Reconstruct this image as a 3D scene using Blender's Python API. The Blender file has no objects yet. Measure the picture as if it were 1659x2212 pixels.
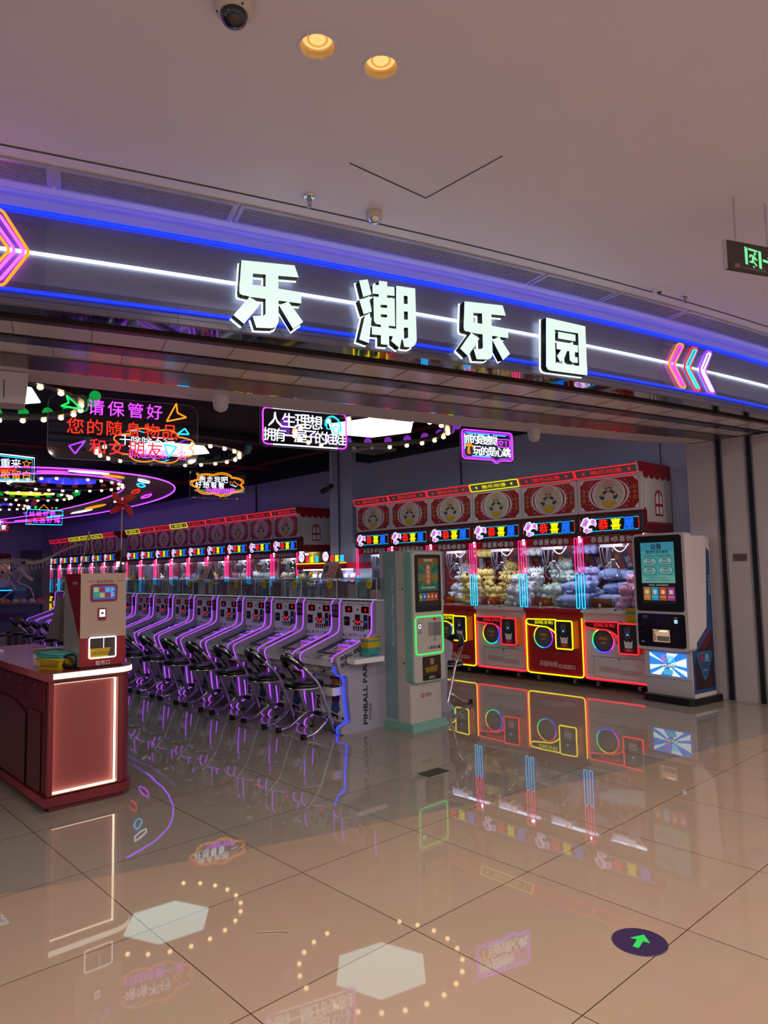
import bpy, math, random
from math import sin, cos, pi, radians
from mathutils import Vector, Matrix
from mathutils.geometry import delaunay_2d_cdt
random.seed(7)
S = bpy.context.scene
COL = S.collection
# ------------------------------------------------------------------ camera, world, exposure
cam = bpy.data.cameras.new('camera'); cam.sensor_fit = 'HORIZONTAL'; cam.sensor_width = 36.0
cam.lens = 32.904; cam.clip_end = 200
camera = bpy.data.objects.new('camera', cam); COL.objects.link(camera); S.camera = camera
P_, R_, A_ = 8.2042e-2, -1.9617e-2, .74585          # pitch, roll, heading (world x/y run along the floor tiles)
def _uv(x, y, z): return Vector((x*cos(A_)+y*sin(A_), -x*sin(A_)+y*cos(A_), z))
_fw = _uv(0, cos(P_), sin(P_)); _up = _uv(0, -sin(P_), cos(P_)); _rt = _uv(1, 0, 0)
_r2 = _rt*cos(R_)+_up*sin(R_); _u2 = _up*cos(R_)-_rt*sin(R_)
CAM = Vector((0, 0, 1.516))
camera.matrix_world = Matrix(((_r2.x, _u2.x, -_fw.x, CAM.x), (_r2.y, _u2.y, -_fw.y, CAM.y), (_r2.z, _u2.z, -_fw.z, CAM.z), (0, 0, 0, 1)))
W = bpy.data.worlds.new('world'); S.world = W; W.use_nodes = True
WB = W.node_tree.nodes['Background']; WB.inputs[0].default_value = (.36, .35, .40, 1); WB.inputs[1].default_value = 1.0
S.view_settings.view_transform = 'Standard'; S.view_settings.look = 'None'
S.view_settings.exposure = 0.0; S.view_settings.gamma = 1.0; S.view_settings.use_curve_mapping = False
S.cycles.transparent_max_bounces = 40; S.cycles.use_light_tree = False; S.cycles.max_bounces = 5; S.cycles.diffuse_bounces = 3
S.cycles.glossy_bounces = 3; S.cycles.sample_clamp_indirect = 4.0; S.cycles.caustics_reflective = False
S.cycles.use_denoising = True; S.cycles.use_adaptive_sampling = True; S.cycles.adaptive_threshold = .05
K_DOWN = 27.0       # corridor downlights and the added out-of-frame lamps (W)
K_NEON = 1.0        # neon multiplier
K_HEX = 4.2         # hexagonal light panels
K_CLAW = 5.5        # white light inside the claw machines
# ------------------------------------------------------------------ materials
def lin(h):
    h = h.lstrip('#'); o = []
    for i in (0, 2, 4):
        c = int(h[i:i+2], 16)/255
        o.append(c/12.92 if c <= .04045 else ((c+.055)/1.055)**2.4)
    return (*o, 1)
MATS = {}
def M(name, hexc, rough=.5, metal=0., spec=.5, noise=0., bump=0., scale=8., alpha=1.):
    if name in MATS: return MATS[name]
    m = bpy.data.materials.new(name); m.use_nodes = True; MATS[name] = m
    nt = m.node_tree; b = nt.nodes['Principled BSDF']
    c = lin(hexc); b.inputs['Base Color'].default_value = c
    b.inputs['Roughness'].default_value = rough; b.inputs['Metallic'].default_value = metal
    b.inputs['Specular IOR Level'].default_value = spec; b.inputs['Alpha'].default_value = alpha
    if noise or bump:
        tc = nt.nodes.new('ShaderNodeTexCoord'); n = nt.nodes.new('ShaderNodeTexNoise')
        n.inputs['Scale'].default_value = scale; n.inputs['Detail'].default_value = 4
        nt.links.new(tc.outputs['Object'], n.inputs['Vector'])
        if noise:
            mx = nt.nodes.new('ShaderNodeMix'); mx.data_type = 'RGBA'
            mx.inputs['A'].default_value = [v*(1-noise) for v in c[:3]]+[1]; mx.inputs['B'].default_value = [min(1, v*(1+noise)) for v in c[:3]]+[1]
            nt.links.new(n.outputs['Fac'], mx.inputs['Factor']); nt.links.new(mx.outputs['Result'], b.inputs['Base Color'])
        if bump:
            bp = nt.nodes.new('ShaderNodeBump'); bp.inputs['Strength'].default_value = bump; bp.inputs['Distance'].default_value = .01
            nt.links.new(n.outputs['Fac'], bp.inputs['Height']); nt.links.new(bp.outputs['Normal'], b.inputs['Normal'])
    return m
def E(name, hexc, st=1.0, sample=False):
    if name in MATS: return MATS[name]
    m = bpy.data.materials.new(name); m.use_nodes = True; MATS[name] = m
    b = m.node_tree.nodes['Principled BSDF']; c = lin(hexc)
    b.inputs['Base Color'].default_value = [v*.5 for v in c[:3]]+[1]
    b.inputs['Roughness'].default_value = .4
    b.inputs['Emission Color'].default_value = c; b.inputs['Emission Strength'].default_value = st
    m.cycles.emission_sampling = 'AUTO' if sample else 'NONE'
    return m
def G(name, hexc='ffffff', refl=.08, rough=.03):      # thin clear pane: tinted see-through plus a little mirror
    if name in MATS: return MATS[name]
    m = bpy.data.materials.new(name); m.use_nodes = True; MATS[name] = m
    nt = m.node_tree; nt.nodes.remove(nt.nodes['Principled BSDF']); o = nt.nodes['Material Output']
    t = nt.nodes.new('ShaderNodeBsdfTransparent'); t.inputs[0].default_value = lin(hexc)
    g = nt.nodes.new('ShaderNodeBsdfGlossy'); g.inputs['Roughness'].default_value = rough
    mx = nt.nodes.new('ShaderNodeMixShader'); lw = nt.nodes.new('ShaderNodeLayerWeight'); lw.inputs[0].default_value = .25
    mu = nt.nodes.new('ShaderNodeMath'); mu.operation = 'MULTIPLY_ADD'; mu.inputs[1].default_value = .35; mu.inputs[2].default_value = refl
    nt.links.new(lw.outputs['Fresnel'], mu.inputs[0]); nt.links.new(mu.outputs[0], mx.inputs[0])
    nt.links.new(t.outputs[0], mx.inputs[1]); nt.links.new(g.outputs[0], mx.inputs[2]); nt.links.new(mx.outputs[0], o.inputs[0])
    return m
# paints
white = M('white paint', 'e4e2e4', .35); offwhite = M('off white shell', 'd9d6d8', .3); black = M('black plastic', '0c0c10', .35)
dark = M('dark grey', '2a2a32', .45); grey = M('grey metal paint', '7d7d84', .45); red = M('red paint', 'a80f1e', .35)
deepred = M('deep red', '6d0d18', .4); yellow = M('yellow print', 'e9cf2f', .5); blue = M('blue print', '2444a8', .5)
gold = M('gold print', 'e2b52c', .45); cream = M('cream print', 'dccfc2', .5); chrome = M('chrome', 'd8d8dc', .12, 1.); steel = M('steel', '9a9a9e', .3, 1.)
rubber = M('rubber', '0a0a0b', .7); leather = M('black leather', '0b0b0e', .28, bump=.25, scale=60); brass = M('gold reflector', 'cdbb92', .3, .35)
printblack = M('black print', '0d0d12', .5); printwhite = M('white print', 'f2f2f2', .5); printred = M('red print', 'c01826', .5); lilac = M('lilac panel', 'b9b3d6', .35)
glass = G('clear glass', 'f4f8fa', .05); acrylic = G('clear acrylic', 'f7f7fb', .03); orangeglass = G('orange acrylic', 'ffd060', .05); smoke = G('smoked glass', '6a5a48', .08)
# light givers
def NE(n, h, s, sample=False): return E(n, h, s*K_NEON, sample)
n_purple = NE('purple neon', 'ba50ff', 1.3, True); n_violet = NE('violet neon', '8a30ff', 2.2); n_magenta = NE('magenta neon', 'c83cff', 2.1, True)
n_red = NE('red neon', 'ff1c2c', 1.7, True); n_redorange = NE('red orange neon', 'ff2a12', 1.5); n_orange = NE('orange neon', 'ff8e12', 1.5)
n_yellow = NE('yellow neon', 'ffe808', 1.6, True); n_green = NE('green neon', '18f060', 1.7); n_cyan = NE('cyan neon', '18b8ff', 2.2, True)
n_blue = NE('blue led', '0a2cff', 1.9, True); n_pink = NE('pink neon', 'ff2f78', 1.9, True); n_white = NE('white neon', 'eaf4ff', 1.6, True)
n_ledgreen = NE('green led', '28e858', 1.5); n_royal = NE('royal blue neon', '1530ff', 3.0, True); n_dimred = NE('dim red neon', 'ff1a26', .8)
t_red = E('lit red', 'ff2018', 1.0); t_yellow = E('lit yellow', 'f4f000', 1.0); t_blue = E('lit blue', '1670ff', 1.0); t_white = E('lit white', 'f0ecff', 1.0)
t_pink = E('lit pink', 'e05ad0', .9); t_cyan = E('lit cyan', '20b8e8', 1.3); t_lilac = E('lit lilac', 'b99cf0', .9); t_redled = E('red digits', 'ff0c10', 2.0)
# ------------------------------------------------------------------ geometry
TXT = {}
def textgeo(s):
    k = s
    if k in TXT: return TXT[k]
    c = bpy.data.curves.new('t', 'FONT'); c.body = s; c.size = 1; c.align_x = 'CENTER'; c.align_y = 'CENTER'
    c.fill_mode = 'FRONT'; c.resolution_u = 2
    o = bpy.data.objects.new('t', c); COL.objects.link(o)
    dg = bpy.context.evaluated_depsgraph_get(); dg.update()
    me = o.evaluated_get(dg).to_mesh()
    v = [(p.co.x, p.co.y) for p in me.vertices]; f = [tuple(p.vertices) for p in me.polygons]
    o.evaluated_get(dg).to_mesh_clear(); bpy.data.objects.remove(o); bpy.data.curves.remove(c)
    if v:
        x0 = min(a for a, b in v); x1 = max(a for a, b in v); y0 = min(b for a, b in v); y1 = max(b for a, b in v)
        v = [(a-(x0+x1)/2, b-(y0+y1)/2) for a, b in v]; d = (x1-x0, y1-y0)
    else: d = (1, 1)
    TXT[k] = (v, f, d); return TXT[k]
class Fr:                                             # a flat drawing frame: origin, right, up; n points out of the face
    def __init__(s, o, ex=(1, 0, 0), ey=(0, 0, 1)):
        s.o = Vector(o); s.ex = Vector(ex).normalized(); s.ey = Vector(ey).normalized(); s.n = s.ex.cross(s.ey)
    def p(s, x, y, d=0.): return s.o+s.ex*x+s.ey*y+s.n*d
class Arc:                                            # the same on the curved shop front: x is arc length, d is distance out
    c = Vector((11.72818895, 34.66481547)); R = 32.58874
    def p(s, x, y, d=0.):
        t = x/s.R; r = s.R+d
        return Vector((s.c.x+r*sin(t), s.c.y-r*cos(t), y))
ARC = Arc()
def circ(cx, cy, rx, ry=None, n=24, a0=0., a1=2*pi):
    ry = ry or rx; full = abs(a1-a0-2*pi) < 1e-6
    return [(cx+rx*cos(a0+(a1-a0)*i/(n if full else n-1)), cy+ry*sin(a0+(a1-a0)*i/(n if full else n-1))) for i in range(n)]
def rrect(x0, y0, x1, y1, r=.02, n=4):
    r = min(r, (x1-x0)/2-1e-4, (y1-y0)/2-1e-4); o = []
    for cx, cy, a in ((x1-r, y1-r, 0), (x0+r, y1-r, pi/2), (x0+r, y0+r, pi), (x1-r, y0+r, 1.5*pi)):
        o += [(cx+r*cos(a+pi/2*i/n), cy+r*sin(a+pi/2*i/n)) for i in range(n+1)]
    return o
def star(cx, cy, r, k=5, q=.42, a=pi/2): return [(cx+(r if i % 2 == 0 else r*q)*cos(a+pi*i/k), cy+(r if i % 2 == 0 else r*q)*sin(a+pi*i/k)) for i in range(2*k)]
def heart(cx, cy, s): return [(cx+s*(16*sin(t)**3)/16, cy+s*(13*cos(t)-5*cos(2*t)-2*cos(3*t)-cos(4*t))/16) for t in [2*pi*i/20 for i in range(20)]]
def fillet(pts, r, n=4, closed=False):
    out = []; N = len(pts)
    for i, p in enumerate(pts):
        p = Vector(p)
        if not closed and i in (0, N-1): out.append(p); continue
        a = Vector(pts[i-1]); b = Vector(pts[(i+1) % N])
        da = a-p; db = b-p; k = min(r, da.length*.45, db.length*.45)
        q0 = p+da.normalized()*k; q1 = p+db.normalized()*k
        for j in range(n+1):
            t = j/n; out.append(q0*(1-t)**2+p*2*t*(1-t)+q1*t*t)
    return [tuple(v) for v in out]
class MB:
    def __init__(s): s.v = []; s.f = []; s.mi = []; s.sm = []; s.ms = []
    def _m(s, m):
        if m not in s.ms: s.ms.append(m)
        return s.ms.index(m)
    def add(s, vs, fs, m, sm=False):
        b = len(s.v); s.v += [tuple(p) for p in vs]; k = s._m(m)
        for f in fs: s.f.append(tuple(i+b for i in f)); s.mi.append(k); s.sm.append(sm)
        return s
    def box(s, x0, x1, y0, y1, z0, z1, m):
        v = [(x, y, z) for z in (z0, z1) for y in (y0, y1) for x in (x0, x1)]
        return s.add(v, [(0, 2, 3, 1), (4, 5, 7, 6), (0, 1, 5, 4), (2, 6, 7, 3), (0, 4, 6, 2), (1, 3, 7, 5)], m)
    def rbox(s, x0, x1, y0, y1, z0, z1, m, r=.02, axis='y'):      # rounded-corner slab along an axis
        if axis == 'y': return s.prism(Fr((0, y1, 0)), rrect(x0, z0, x1, z1, r), m, 0, y1-y0)
        if axis == 'z': return s.prism(Fr((0, 0, z0), (1, 0, 0), (0, 1, 0)), rrect(x0, y0, x1, y1, r), m, 0, z1-z0)
        return s.prism(Fr((x0, 0, 0), (0, 1, 0), (0, 0, 1)), rrect(y0, z0, y1, z1, r), m, 0, x1-x0)
    def obox(s, c, sz, m, R=None):
        R = R or Matrix.Identity(3); c = Vector(c); h = Vector(sz)/2
        v = [c+R@Vector((x*h.x, y*h.y, z*h.z)) for z in (-1, 1) for y in (-1, 1) for x in (-1, 1)]
        return s.add(v, [(0, 2, 3, 1), (4, 5, 7, 6), (0, 1, 5, 4), (2, 6, 7, 3), (0, 4, 6, 2), (1, 3, 7, 5)], m)
    def prism(s, fr, pts, m, d0, d1, sm=False):
        pts = list(pts); n = len(pts)
        ar = sum(pts[i-1][0]*pts[i][1]-pts[i][0]*pts[i-1][1] for i in range(n))
        if ar < 0: pts.reverse()
        v = [fr.p(x, y, d0) for x, y in pts]+[fr.p(x, y, d1) for x, y in pts]
        s.add(v, [tuple(range(n-1, -1, -1)), tuple(range(n, 2*n))], m, False)
        b = len(s.v); s.add(v, [(i, (i+1) % n, n+(i+1) % n, n+i) for i in range(n)], m, sm); return s
    def flat(s, fr, pts, m, d=.001):
        pts = list(pts); n = len(pts)
        if sum(pts[i-1][0]*pts[i][1]-pts[i][0]*pts[i-1][1] for i in range(n)) < 0: pts.reverse()
        return s.add([fr.p(x, y, d) for x, y in pts], [tuple(range(n))], m)
    def ring(s, fr, p0, p1, m, d=.001):               # flat band between two outlines of equal length
        n = len(p0); v = [fr.p(x, y, d) for x, y in p0]+[fr.p(x, y, d) for x, y in p1]
        return s.add(v, [(i, (i+1) % n, n+(i+1) % n, n+i) for i in range(n)], m)
    def band(s, fr, x0, y0, x1, y1, w, m, d=.001):    # rectangular flat frame
        for a in ((x0, y0, x1, y0+w), (x0, y1-w, x1, y1), (x0, y0+w, x0+w, y1-w), (x1-w, y0+w, x1, y1-w)): s.rect(fr, *a, m, d)
        return s
    def rect(s, fr, x0, y0, x1, y1, m, d=.001): return s.flat(fr, [(x0, y0), (x1, y0), (x1, y1), (x0, y1)], m, d)
    def tube(s, pts, r, m, closed=False, n=6):
        P = [Vector(p) for p in pts]; N = len(P)
        if N < 2: return s
        up = None; rings = []
        for i in range(N):
            a = P[i-1] if (i > 0 or closed) else P[i]; b = P[(i+1) % N] if (i < N-1 or closed) else P[i]
            t = (b-a); t = t.normalized() if t.length > 1e-9 else Vector((0, 0, 1))
            if up is None:
                up = Vector((0, 0, 1)) if abs(t.z) < .9 else Vector((1, 0, 0))
            u = (up-t*up.dot(t)); u = u.normalized() if u.length > 1e-6 else t.orthogonal().normalized()
            up = u; w = t.cross(u)
            rings.append([P[i]+(u*cos(2*pi*k/n)+w*sin(2*pi*k/n))*r for k in range(n)])
        v = [p for q in rings for p in q]; f = []
        for i in range(N if closed else N-1):
            j = (i+1) % N
            for k in range(n): f.append((i*n+k, i*n+(k+1) % n, j*n+(k+1) % n, j*n+k))
        s.add(v, f, m, True)
        if not closed: s.add(v, [tuple(range(n-1, -1, -1)), tuple(range((N-1)*n, N*n))], m)
        return s
    def t2(s, fr, pts, r, m, closed=False, d=.01, n=6): return s.tube([fr.p(x, y, d) for x, y in pts], r, m, closed, n)
    def lathe(s, prof, c, m, n=20, ax=(0, 0, 1), cap=True):
        c = Vector(c); az = Vector(ax).normalized(); ux = az.orthogonal().normalized(); uy = az.cross(ux)
        v = []; f = []; L = len(prof)
        for r, z in prof: v += [c+az*z+(ux*cos(2*pi*k/n)+uy*sin(2*pi*k/n))*r for k in range(n)]
        for i in range(L-1):
            for k in range(n): f.append((i*n+k, i*n+(k+1) % n, (i+1)*n+(k+1) % n, (i+1)*n+k))
        s.add(v, f, m, True)
        if cap: s.add(v, [tuple(range(n-1, -1, -1)), tuple(range((L-1)*n, L*n))], m)
        return s
    def sph(s, c, r, m, nu=12, nv=8, R=None):
        if not hasattr(r, '__len__'): r = (r, r, r)
        c = Vector(c); R = R or Matrix.Identity(3); v = []; f = []
        for i in range(1, nv):
            for k in range(nu): v.append(c+R@Vector((r[0]*sin(pi*i/nv)*cos(2*pi*k/nu), r[1]*sin(pi*i/nv)*sin(2*pi*k/nu), r[2]*cos(pi*i/nv))))
        for i in range(nv-2):
            for k in range(nu): f.append((i*nu+k, (i+1)*nu+k, (i+1)*nu+(k+1) % nu, i*nu+(k+1) % nu))
        t = len(v); v += [c+R@Vector((0, 0, r[2])), c-R@Vector((0, 0, r[2]))]
        for k in range(nu): f += [(t, k, (k+1) % nu), (t+1, (nv-2)*nu+(k+1) % nu, (nv-2)*nu+k)]
        return s.add(v, f, m, True)
    def text(s, fr, st, x, y, m, w=None, h=None, d=.002, bold=0., thick=0., rot=0.):
        v, f, (tw, th) = textgeo(st)
        if not v: return s
        if w and h: kx = w/tw; ky = h/th
        elif w: kx = ky = w/tw
        else: kx = ky = h/th
        c, q = cos(rot), sin(rot)
        def put(dx, dy): return [(x+(a+dx)*kx*c-(b+dy)*ky*q, y+(a+dx)*kx*q+(b+dy)*ky*c) for a, b in v]
        p = put(0, 0)
        s.add([fr.p(a, b, d+thick) for a, b in p], f, m)
        if bold > .004:                               # heavier weight: the strokes laid side by side
            for i in range(4 if bold < .025 else 8):
                an = pi/4+pi/2*i if bold < .025 else pi/4*i
                s.add([fr.p(a, b, d+thick-.0001*(i+1)) for a, b in put(bold*cos(an), bold*sin(an))], f, m)
        if thick:
            ed = {}
            for fc in f:
                for i in range(len(fc)):
                    e = (fc[i], fc[(i+1) % len(fc)]); r = (e[1], e[0])
                    if r in ed: del ed[r]
                    else: ed[e] = 1
            n = len(p); vs = [fr.p(a, b, d+thick) for a, b in p]+[fr.p(a, b, d) for a, b in p]
            s.add(vs, [(b, a, n+a, n+b) for a, b in ed], m)
        return s
    def mesh(s, name):
        me = bpy.data.meshes.new(name); me.from_pydata(s.v, [], s.f)
        for m in s.ms: me.materials.append(m)
        me.polygons.foreach_set('material_index', s.mi); me.polygons.foreach_set('use_smooth', s.sm); me.update(); return me
    def build(s, name, parent=None, label=None):
        return obj(name, s.mesh(name), parent, label)
def obj(name, me, parent=None, label=None):
    o = bpy.data.objects.new(name, me); COL.objects.link(o)
    if parent: o.parent = parent
    if label: o['label'] = label
    return o
def tag(o, label, cat, group=None):
    o['label'] = label; o['category'] = cat
    if group: o['group'] = group
    return o
def thing(name, label, cat, loc=(0, 0, 0), rz=0., group=None):
    o = bpy.data.objects.new(name, None); COL.objects.link(o); o.empty_display_size = .1
    o.location = loc; o.rotation_euler = (0, 0, rz); return tag(o, label, cat, group)
def struct(o): o['kind'] = 'structure'; return o
CACHE = {}
def part(name, parent, key, fn, label=None):          # a part whose mesh is built once per kind and shared by the repeats
    k = (name, key)
    if k not in CACHE:
        mb = MB(); fn(mb); CACHE[k] = mb.mesh(name)
    return obj(name, CACHE[k], parent, label)
ORD = ['first', 'second', 'third', 'fourth', 'fifth', 'sixth', 'seventh', 'eighth', 'ninth', 'tenth', 'eleventh', 'twelfth', 'thirteenth', 'fourteenth', 'fifteenth', 'sixteenth']
FACE = -pi/2                                          # machines on the right side face the camera side (-x)
# ------------------------------------------------------------------ the setting
def tile_mat(name, h1, h2, grout, rough, wav, spec=.5):
    m = bpy.data.materials.new(name); m.use_nodes = True; nt = m.node_tree; b = nt.nodes['Principled BSDF']
    tc = nt.nodes.new('ShaderNodeTexCoord'); mp = nt.nodes.new('ShaderNodeMapping'); mp.inputs['Location'].default_value = (-2.9696, -1.4093, 0)
    br = nt.nodes.new('ShaderNodeTexBrick'); br.offset = 0; br.inputs['Scale'].default_value = 1
    br.inputs['Brick Width'].default_value = .8; br.inputs['Row Height'].default_value = .8; br.inputs['Mortar Size'].default_value = .0022; br.inputs['Mortar Smooth'].default_value = .1
    br.inputs['Color1'].default_value = lin(h1); br.inputs['Color2'].default_value = lin(h2); br.inputs['Mortar'].default_value = lin(grout)
    nz = nt.nodes.new('ShaderNodeTexNoise'); nz.inputs['Scale'].default_value = 3.5; nz.inputs['Detail'].default_value = 6
    mx = nt.nodes.new('ShaderNodeMix'); mx.data_type = 'RGBA'; mx.blend_type = 'MULTIPLY'; mx.inputs['Factor'].default_value = .16
    L = nt.links.new
    L(tc.outputs['Object'], mp.inputs[0]); L(mp.outputs[0], br.inputs['Vector']); L(tc.outputs['Object'], nz.inputs['Vector'])
    L(br.outputs['Color'], mx.inputs['A']); L(nz.outputs['Color'], mx.inputs['B']); L(mx.outputs['Result'], b.inputs['Base Color'])
    b.inputs['Roughness'].default_value = rough; b.inputs['Specular IOR Level'].default_value = spec
    bp = nt.nodes.new('ShaderNodeBump'); bp.inputs['Strength'].default_value = wav; bp.inputs['Distance'].default_value = .02
    n2 = nt.nodes.new('ShaderNodeTexNoise'); n2.inputs['Scale'].default_value = 2.2; n2.inputs['Detail'].default_value = 1
    L(tc.outputs['Object'], n2.inputs['Vector']); L(n2.outputs['Fac'], bp.inputs['Height']); L(bp.outputs['Normal'], b.inputs['Normal'])
    return m
T_corr = tile_mat('corridor tile', 'bda692', 'b79f8c', '4a3a30', .022, .003, .36)
T_shop = tile_mat('dimmed shop tile', 'a39a90', '9d948a', '3a322c', .014, .03, .66)  # darker, greyer tile colour stands in for the weaker light inside
ARCN = [(-16.5+.25*i) for i in range(61)]             # arc stations, -16.5 .. -1.5
thr = [ARC.p(s, 0, .05) for s in ARCN]
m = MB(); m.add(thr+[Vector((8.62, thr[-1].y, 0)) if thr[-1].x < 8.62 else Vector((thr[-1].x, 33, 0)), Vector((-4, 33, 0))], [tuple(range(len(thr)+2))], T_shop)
o = struct(m.build('floor')); o['label'] = 'polished tile floor of the arcade, toned darker and greyer for its dimmer light'
m = MB(); m.add(list(reversed(thr))+[Vector((-6, thr[0].y, 0)), Vector((-6, -7, 0)), Vector((14, -7, 0)), Vector((14, thr[-1].y, 0))], [tuple(range(len(thr)+4))], T_corr)
o = struct(m.build('floor')); o['label'] = 'beige polished tile floor of the mall corridor'
wallp = M('shop wall paint', 'c4cdee', .6, noise=.05, scale=3); wallw = M('corridor wall panel', 'b9b1b6', .4, noise=.06, scale=2)
ceilw = M('ceiling paint', 'dcdaea', .6, noise=.04, scale=2); ceilb = M('black ceiling', '1e1e26', .8)
def wbox(name, a, mat, label=None):
    o = struct(MB().box(*a, mat).build(name))
    if label: o['label'] = label
    return o
wbox('wall_right', (8.62, 8.9, 3.6, 30, 0, 3.5), wallp)
wbox('wall_back', (-4, 8.62, 28.6, 28.9, 0, 4.02), wallp)
wbox('wall_left', (-4.3, -4, 5.9, 28.9, 0, 4.02), wallp)
o = wbox('wall_jamb', (8.2, 9.2, 1.0, 3.6, 0, 2.92), wallw, 'pale panelled side of the shop opening')
wbox('wall_pillar', (8.2, 8.62, 9.72, 10.38, 0, 3.9), wallp, 'square pillar standing out of the right wall')
o = struct(MB().box(-4.3, 8.9, 4.4, 28.9, 4.02, 4.1, ceilb).build('ceiling')); o['label'] = 'black ceiling of the arcade'
struct(MB().box(8.3, 8.9, 3.6, 28.6, 3.5, 4.02, ceilb).build('trim_1'))
for i, (v, w) in enumerate(((3.23, .05), (2.905, .05))):   # shutter guide slots in the jamb
    m = MB(); m.box(8.19, 8.2, v-w/2, v+w/2, 0, 2.915, black); m.box(8.184, 8.2, v-w/2-.012, v-w/2, 0, 2.915, steel); m.box(8.184, 8.2, v+w/2, v+w/2+.012, 0, 2.915, steel)
    struct(m.build('trim_%d' % (2+i)))
# stepped soffit behind the fascia
def kk(s):
    u = ARC.p(s, 0).x; return max(.6, 1-.0145*(u-3.8)**2)
mirror = M('mirror steel', 'b9b9c4', .04, 1.); bronze = M('bronze sheet', '6a5c54', .22, .6); panelm = M('gloss soffit panel', 'cac2c8', .18, 0.); slot = M('soffit slot', '0b0e1c', .5)
beamw = M('beam paint', 'c9c2c6', .5); fasc = M('brushed fascia panel', '7a7ca0', .33, .25, noise=.08, scale=1.5); fasc2 = M('fascia edge', '8a858e', .35, .2); brownm = M('brown rail', '4a3d3c', .3, .3)
def strip(m, o0, o1, z, mat, drop=0., step=.25):
    st = [-16.5+step*i for i in range(int(15/step)+1)]
    a = [ARC.p(s, z-drop, -o0*kk(s)) for s in st]; b = [ARC.p(s, z-drop, -o1*kk(s)) for s in st]; n = len(st)
    m.add(a+b, [(i, i+1, n+i+1, n+i) for i in range(n-1)], mat)
    for q, flip in ((a, 0), (b, 1)):
        t = [Vector((p.x, p.y, z+.12)) for p in q]
        m.add(q+t, [(i, n+i, n+i+1, i+1) if flip else (i, i+1, n+i+1, n+i) for i in range(n-1)], mat)
names = [(0, .035, fasc2, 0), (.035, .16, mirror, 0), (.16, .25, slot, -.05), (.25, .31, brownm, .004), (.31, .575, panelm, 0), (.575, .61, slot, -.03), (.61, .66, brownm, .004),
         (.66, .80, M('blue grey soffit', '3a4668', .2, .1), -.004), (.80, 1.02, panelm, 0), (1.02, 1.36, bronze, .012), (1.36, 1.405, mirror, .006)]
for i, (a, b, mt, dr) in enumerate(names):
    m = MB(); strip(m, a, b, 2.93, mt, dr); struct(m.build('trim_%d' % (10+i)))
m = MB(); strip(m, 1.405, 1.80, 2.925, beamw)
st = ARCN; a = [ARC.p(s, 2.925, -1.80*kk(s)) for s in st]; t = [Vector((p.x, p.y, 4.02)) for p in a]; n = len(st)
m.add(a+t, [(i, n+i, n+i+1, i+1) for i in range(n-1)], beamw); o = struct(m.build('wall_beam')); o['label'] = 'white ceiling beam along the inside of the shop opening'
m = MB()                                             # joints between the soffit panels
jd = M('soffit joint', '5e575e', .3)
for s in [-16+.42*i for i in range(34)]:
    for a, b, q in ((.31, .575, 0), (.66, 1.02, .2)):
        p0 = ARC.p(s+q, 2.9285, -a*kk(s)); p1 = ARC.p(s+q, 2.9285, -b*kk(s)); m.tube([p0, p1], .002, jd, n=4)
struct(m.build('trim_30'))
# fascia wall
m = MB(); n = len(ARCN)
def vstrip(z0, z1, d, mat):
    a = [ARC.p(s, z0, d) for s in ARCN]; b = [ARC.p(s, z1, d) for s in ARCN]; m.add(a+b, [(i, i+1, n+i+1, n+i) for i in range(n-1)], mat)
vstrip(2.93, 3.42, 0, fasc); vstrip(3.40, 3.545, -.06, ceilw)
a = [ARC.p(s, 3.42, 0) for s in ARCN]; b = [ARC.p(s, 3.42, -.06) for s in ARCN]; m.add(a+b, [(i, i+1, n+i+1, n+i) for i in range(n-1)], fasc)
o = struct(m.build('wall_front')); o['label'] = 'curved dark metal shop fascia above the opening'
m = MB(); m.tube([ARC.p(s, 2.962, .001) for s in ARCN], .0012, M('fascia seam', '2a2a30', .5), n=4)
for s in (-10.1, -8.9+.08, -4.9): m.tube([ARC.p(s, 2.93, .001), ARC.p(s, 3.0, .001)], .0012, M('fascia seam', '2a2a30', .5), n=4)
struct(m.build('trim_31'))
# corridor ceiling with openings for the downlights and the hatch
ZC = 3.54
LAMPS = [(1.576, 2.033), (1.837, 1.954)]
HATCH = [(2.171, 2.5525), (2.701, 2.5355), (2.704, 2.0125), (2.1625, 2.0245)]
vv = []; ee = []
def loop(pts):
    b = len(vv); k = len(pts)
    for p in pts: vv.append(Vector(p[:2]))
    for i in range(k): ee.append((b+i, b+(i+1) % k))
arcp = [ARC.p(s, 0, -.06) for s in ARCN]
loop([(p.x, p.y) for p in arcp]+[(14, arcp[-1].y), (14, -7), (-6, -7), (-6, arcp[0].y)])
for l in LAMPS: loop(circ(l[0], l[1], .069, n=28))
loop([(2.168, 2.556), (2.703, 2.538), (2.706, 2.010), (2.160, 2.022)])
r = delaunay_2d_cdt(vv, ee, [], 1, 1e-6)
def inhole(f):
    c = sum((r[0][i] for i in f), Vector((0, 0)))/len(f)
    return any((c.x-l[0])**2+(c.y-l[1])**2 < .066**2 for l in LAMPS) or (2.17 < c.x < 2.70 and 2.025 < c.y < 2.545)
m = MB(); m.add([(p.x, p.y, ZC) for p in r[0]], [tuple(reversed(f)) for f in r[2] if not inhole(f)], ceilw)
o = struct(m.build('ceiling')); o['label'] = 'plain painted ceiling of the mall corridor'
m = MB(); m.tube([ARC.p(s, ZC, .425) for s in ARCN], .006, M('ceiling groove', '4c4648', .6), n=4); struct(m.build('trim_32'))
for i, nm in enumerate(('joint',)): pass
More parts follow.
